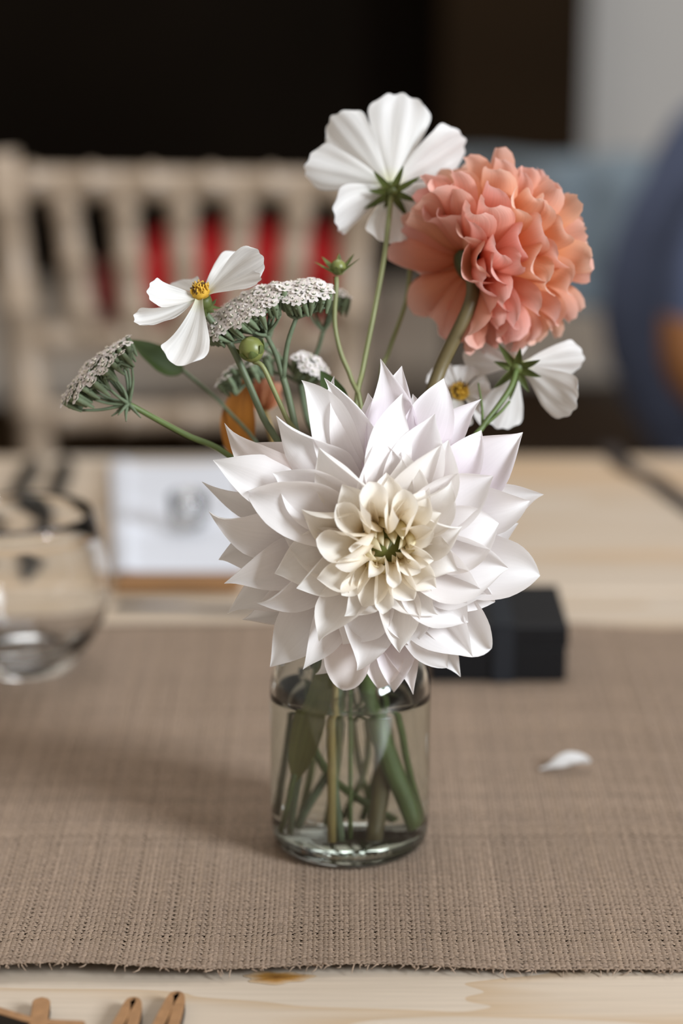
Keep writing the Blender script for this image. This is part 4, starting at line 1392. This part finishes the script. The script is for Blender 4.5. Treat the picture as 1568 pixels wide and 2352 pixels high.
def chiavari(label, tl, tr, bl, br, label_cat='chair'):
    """tl/tr top corners of the back, bl/br where the back meets the seat rail"""
    tl, tr, bl, br = [np.asarray(p, float) for p in (tl, tr, bl, br)]
    th = thing('banquet_chair', label, label_cat, [(bl[0] + br[0]) / 2, bl[1] - .18, 0])
    seat_z = .45
    k = (tl[2] - seat_z) / (tl[2] - bl[2])
    sl, sr = tl + (bl - tl) * k, tr + (br - tr) * k
    for (a, b) in ((tl + [0, 0, .028], sl), (tr + [0, 0, .028], sr)):
        make_obj('back_post', *rod(b, a, .0170, 5), 'chair_wood', th)
        low = b.copy()
        low[2] = 0
        low[1] += .03
        make_obj('leg', *rod(low, b, .0145, 4), 'chair_wood', th)
    make_obj('top_rail', *rod(tl, tr, .0150, 6), 'chair_wood', th)
    for t in (.53, .80):
        a, b = tl + (bl - tl) * t * 1.0, tr + (br - tr) * t * 1.0
        make_obj('cross_rail', *rod(a, b, .0125, 5), 'chair_wood', th)
    # spindles between the top rail and the first cross rail
    for i in range(5):
        f = (i + 1) / 6
        a = tl + (tr - tl) * f
        b = tl + (bl - tl) * .53 + (tr + (br - tr) * .53 - tl - (bl - tl) * .53) * (.045 + .91 * f)
        make_obj('spindle', *rod(b, a, .0130, 3), 'chair_wood', th)
    mid = (sl + sr) / 2
    w = np.linalg.norm(sr - sl)
    make_obj('seat', *box([mid[0], mid[1] - .185, seat_z], (w + .05, .40, .03), bev=.012), 'chair_wood', th)
    for sx in (-1, 1):
        top = np.array([mid[0] + sx * (w / 2 + .01), mid[1] - .36, seat_z - .015])
        make_obj('leg', *rod([top[0] + sx * .01, top[1] - .01, 0], top, .0145, 4), 'chair_wood', th)
        make_obj('stretcher', *rod([top[0], top[1], .2], [mid[0] + sx * w / 2, mid[1] + .015, .2], .010, 3), 'chair_wood', th)
    return th


CY = 2.33
chiavari('limed wood banquet chair with turned spindles across the table', on_y(3, 418, CY + .03), on_y(828, 428, CY + .03), on_y(88, 1090, CY - .02), on_y(782, 1090, CY - .02))


# ------------------------------------------------------------------ cushions on the ledge
def cushion(name, label, c, size, mat, puff=1.0, rot=0.0, cat='cushion'):
    n = 18
    V, F = [], []
    for i in range(n + 1):
        ph = -math.pi / 2 + math.pi * i / n
        for k in range(28):
            a = 2 * math.pi * k / 28
            def sg(x, e):
                return math.copysign(abs(x) ** e, x)
            x = sg(math.cos(ph), .6) * sg(math.cos(a), .45)
            y = sg(math.cos(ph), .6) * sg(math.sin(a), .45)
            z = sg(math.sin(ph), .7) * (1 + .08 * math.sin(3 * x + 2) * puff)
            V.append((x * size[0] / 2, y * size[1] / 2, z * size[2] / 2 + .006 * math.sin(9 * x + 4 * y)))
    for i in range(n):
        for k in range(28):
            F.append((i * 28 + k, i * 28 + (k + 1) % 28, (i + 1) * 28 + (k + 1) % 28, (i + 1) * 28 + k))
    V = np.array(V)
    V[:, 2] = np.maximum(V[:, 2], -size[2] / 2)
    cr, sr = math.cos(rot), math.sin(rot)
    V = np.stack([V[:, 0] * cr - V[:, 1] * sr, V[:, 0] * sr + V[:, 1] * cr, V[:, 2]], 1)
    o = make_obj(name, V + np.asarray(c), F, mat, loc=[c[0], c[1], c[2] - size[2] / 2])
    return tag(o, label, cat)


cushion('red_cushion', 'bright red cushion on the ledge behind the chair spindles', (-.155, 3.95, .452 + .068), (.39, .30, .136), 'red_cloth', rot=.06)
cushion('red_cushion', 'small dark red bundle beside the bright red cushion', (-.392, 3.93, .452 + .042), (.085, .12, .084), 'dark_red_cloth', cat='bundle')

# ------------------------------------------------------------------ stool with a draped pale blue jacket
jr = thing('side_chair', 'dark wooden chair under a pale blue jacket', 'chair', (.36, 3.30, 0))
jc = np.array([.36, 3.38])
for sx in (-1, 1):
    make_obj('back_post', *rod([jc[0] + sx * .19, jc[1] + .05, 0], [jc[0] + sx * .19, jc[1] + .04, .785], .016, 3), 'dark_chair_wood', jr)
    make_obj('leg', *rod([jc[0] + sx * .19, jc[1] - .36, 0], [jc[0] + sx * .19, jc[1] - .35, .44], .016, 3), 'dark_chair_wood', jr)
make_obj('top_rail', *rod([jc[0] - .19, jc[1] + .04, .765], [jc[0] + .19, jc[1] + .04, .765], .014, 3), 'dark_chair_wood', jr)
make_obj('seat', *box([jc[0], jc[1] - .15, .45], (.42, .44, .03), bev=.012), 'dark_chair_wood', jr)
n1, n2 = 40, 36
V = []
for i in range(n1 + 1):
    fx = i / n1
    x = jc[0] - .215 + .43 * fx
    for j in range(n2 + 1):
        t = j / n2
        fold = .010 * math.sin(fx * 23 + 2 * t) + .007 * math.sin(fx * 41 + 5)
        if t < .45:
            q = t / .45
            y, z = jc[1] + .008 - fold - .014 * (1 - q), .590 + .012 * math.sin(fx * 9) + q * .19
        elif t < .55:
            q = (t - .45) / .10
            y, z = jc[1] + .008 + .064 * q, .782 + .014 * math.sin(q * math.pi) + .004 * math.sin(fx * 13)
        else:
            q = (t - .55) / .45
            y, z = jc[1] + .072 + fold, .782 - q * .21
        V.append((x + .004 * math.sin(t * 20), y, z))
F = [(i * (n2 + 1) + j, (i + 1) * (n2 + 1) + j, (i + 1) * (n2 + 1) + j + 1, i * (n2 + 1) + j + 1) for i in range(n1) for j in range(n2)]
jk = make_obj('draped_jacket', V, F, 'jacket_blue', loc=(jc[0], jc[1], .8))
md = jk.modifiers.new('thickness', 'SOLIDIFY')
md.thickness = .006
tag(jk, 'pale grey-blue jacket draped over a chair back by the plaster wall', 'jacket')

# ------------------------------------------------------------------ seated person at the right edge


def person():
    J, R, E = [], [], []

    def j(p, r, parent=None):
        J.append(p)
        R.append(r)
        if parent is not None:
            E.append((parent, len(J) - 1))
        return len(J) - 1
    yc = 2.74
    pel = j((.415, yc, .53), (.165, .148))
    wst = j((.402, yc, .66), (.150, .140), pel)
    chs = j((.442, yc, .80), (.162, .138), wst)
    upc = j((.432, yc, .918), (.140, .140), chs)
    nkb = j((.520, yc, .990), (.062, .064), upc)
    nk1 = j((.540, yc, 1.03), (.054, .052), nkb)
    jaw = j((.572, yc, 1.085), (.066, .080), nk1)
    hd = j((.568, yc, 1.16), (.084, .100), jaw)
    hd2 = j((.556, yc, 1.235), (.078, .092), hd)
    nose = j((.672, yc, 1.118), (.014, .014), hd)
    for sy in (-1, 1):
        sh = j((.468, yc + sy * .175, .900), (.058, .062), upc)
        ua = j((.398 if sy < 0 else .47, yc + sy * .205, .81), (.058, .054), sh)
        el = j((.378 if sy < 0 else .50, yc + sy * .215, .685), (.050, .047), ua)
        fa = j((.45 if sy < 0 else .56, yc + sy * .20, .640), (.045, .043), el)
        wr = j((.63, yc + sy * .16, .622), (.028, .026), fa)
        pm = j((.68, yc + sy * .15, .620), (.036, .018), wr)
        kn = j((.73, yc + sy * .14, .614), (.036, .014), pm)
        for f in range(4):
            o = (f - 1.5) * .019
            a = j((.752, yc + sy * .14 + o, .611), (.009, .009), kn)
            b = j((.782, yc + sy * .14 + o * 1.1, .602), (.0085, .0085), a)
            j((.80 + (.006 if f in (1, 2) else -.004), yc + sy * .14 + o * 1.1, .588), (.0075, .0075), b)
        t1 = j((.680, yc + sy * .15 - sy * .036, .612), (.011, .011), pm)
        j((.715, yc + sy * .15 - sy * .055, .600), (.0085, .0085), t1)
        hp = j((.50, yc + sy * .095, .495), (.085, .085), pel)
        kne = j((.90, yc + sy * .10, .500), (.062, .062), hp)
        cf = j((.915, yc + sy * .10, .34), (.056, .056), kne)
        an = j((.90, yc + sy * .10, .09), (.038, .038), cf)
        toe = j((1.05, yc + sy * .10, .045), (.035, .042), an)
    me = bpy.data.meshes.new('person_skeleton')
    me.from_pydata(J, E, [])
    o = bpy.data.objects.new('person_skeleton', me)
    COL.objects.link(o)
    m = o.modifiers.new('skin', 'SKIN')
    m.use_smooth_shade = True
    for i, sv in enumerate(me.skin_vertices[0].data):
        sv.radius = R[i]
        sv.use_root = (i == 0)
    s = o.modifiers.new('sub', 'SUBSURF')
    s.levels = s.render_levels = 2
    dg = bpy.context.evaluated_depsgraph_get()
    body = bpy.data.meshes.new_from_object(o.evaluated_get(dg))
    bpy.data.objects.remove(o)
    body.name = 'person'
    body.materials.clear()
    for k in ('shirt_navy', 'skin', 'trouser_black'):
        body.materials.append(MATS[k])
    for p in body.polygons:
        c = p.center
        arm = abs(c.y - yc) > .125 and c.z < .83 and c.z > .5
        k = 0
        if c.z > 1.012 - (.52 - c.x) * -.25:
            k = 1
        elif arm and c.z < .742 and ((abs(c.y - yc) > .168 and c.z > .60) or (c.x > .47 and c.z > .588 and abs(c.y - yc) > .138)):
            k = 1
        elif c.x > .61 and c.z > .574 and c.z < .68:
            k = 1
        if k == 0 and (c.z < .56 or c.x > .60):
            k = 2
        p.material_index = k
    b = bpy.data.objects.new('person', body)
    COL.objects.link(b)
    ORIG[b.name] = np.zeros(3)
    tag(b, 'seated person in a navy shirt with short sleeves, leaning away beyond the table', 'person')
    # hair
    V, F = [], []
    for i in range(13):
        ph = math.pi * i / 12
        for k in range(24):
            a = 2 * math.pi * k / 24
            x, y, z = math.sin(ph) * math.cos(a), math.sin(ph) * math.sin(a), math.cos(ph)
            V.append((.548 + .098 * x - .012, yc + .086 * y, 1.205 + .105 * z if x < .35 or z > .5 else 1.235 + .07 * z))
    F = [(i * 24 + k, i * 24 + (k + 1) % 24, (i + 1) * 24 + (k + 1) % 24, (i + 1) * 24 + k) for i in range(12) for k in range(24)]
    make_obj('hair', V, F, 'hair_brown', b)
    V, F = tube([(.522 + .056 * math.cos(t), yc + .060 * math.sin(t), 1.008 + .016 * math.cos(t) * -1) for t in np.linspace(0, 2 * math.pi, 33)], .015, 8)
    make_obj('collar', V, F, 'shirt_navy', b)
    for sy in (-1, 1):
        make_obj('eye', *lathe([(0, -.011), (.006, -.009), (.0105, -.003), (.0105, .003), (.006, .009), (0, .011)], (.628, yc + sy * .034, 1.150), 14), 'napkin_white', b)
        make_obj('iris', *lathe([(0, -.005), (.004, -.003), (.0052, 0), (.004, .003), (0, .005)], (.6355, yc + sy * .034, 1.150), 12), 'hair_brown', b)
        ea = [(.563 + .019 * math.cos(t), yc + sy * (.086 + .006 * math.cos(t)), 1.135 + .031 * math.sin(t)) for t in np.linspace(0, 2 * math.pi, 17)]
        make_obj('ear', *tube(ea, .0075, 8), 'skin', b)
    make_obj('lips', *tube(spline([(.592, yc - .022, 1.066), (.612, yc, 1.068), (.592, yc + .022, 1.066)], 10), [.002, .006, .002], 8), 'dark_red_cloth', b)
    # stool under the person
    stl = thing('stool', 'low wooden stool under the seated person', 'stool', (.47, yc, 0))
    make_obj('seat', *box((.50, yc, .385), (.40, .40, .035), bev=.012), 'chair_wood', stl)
    for sx in (-1, 1):
        for sy in (-1, 1):
            make_obj('leg', *rod((.50 + sx * .17, yc + sy * .17, 0), (.50 + sx * .15, yc + sy * .15, .37), .015, 3), 'chair_wood', stl)


person()
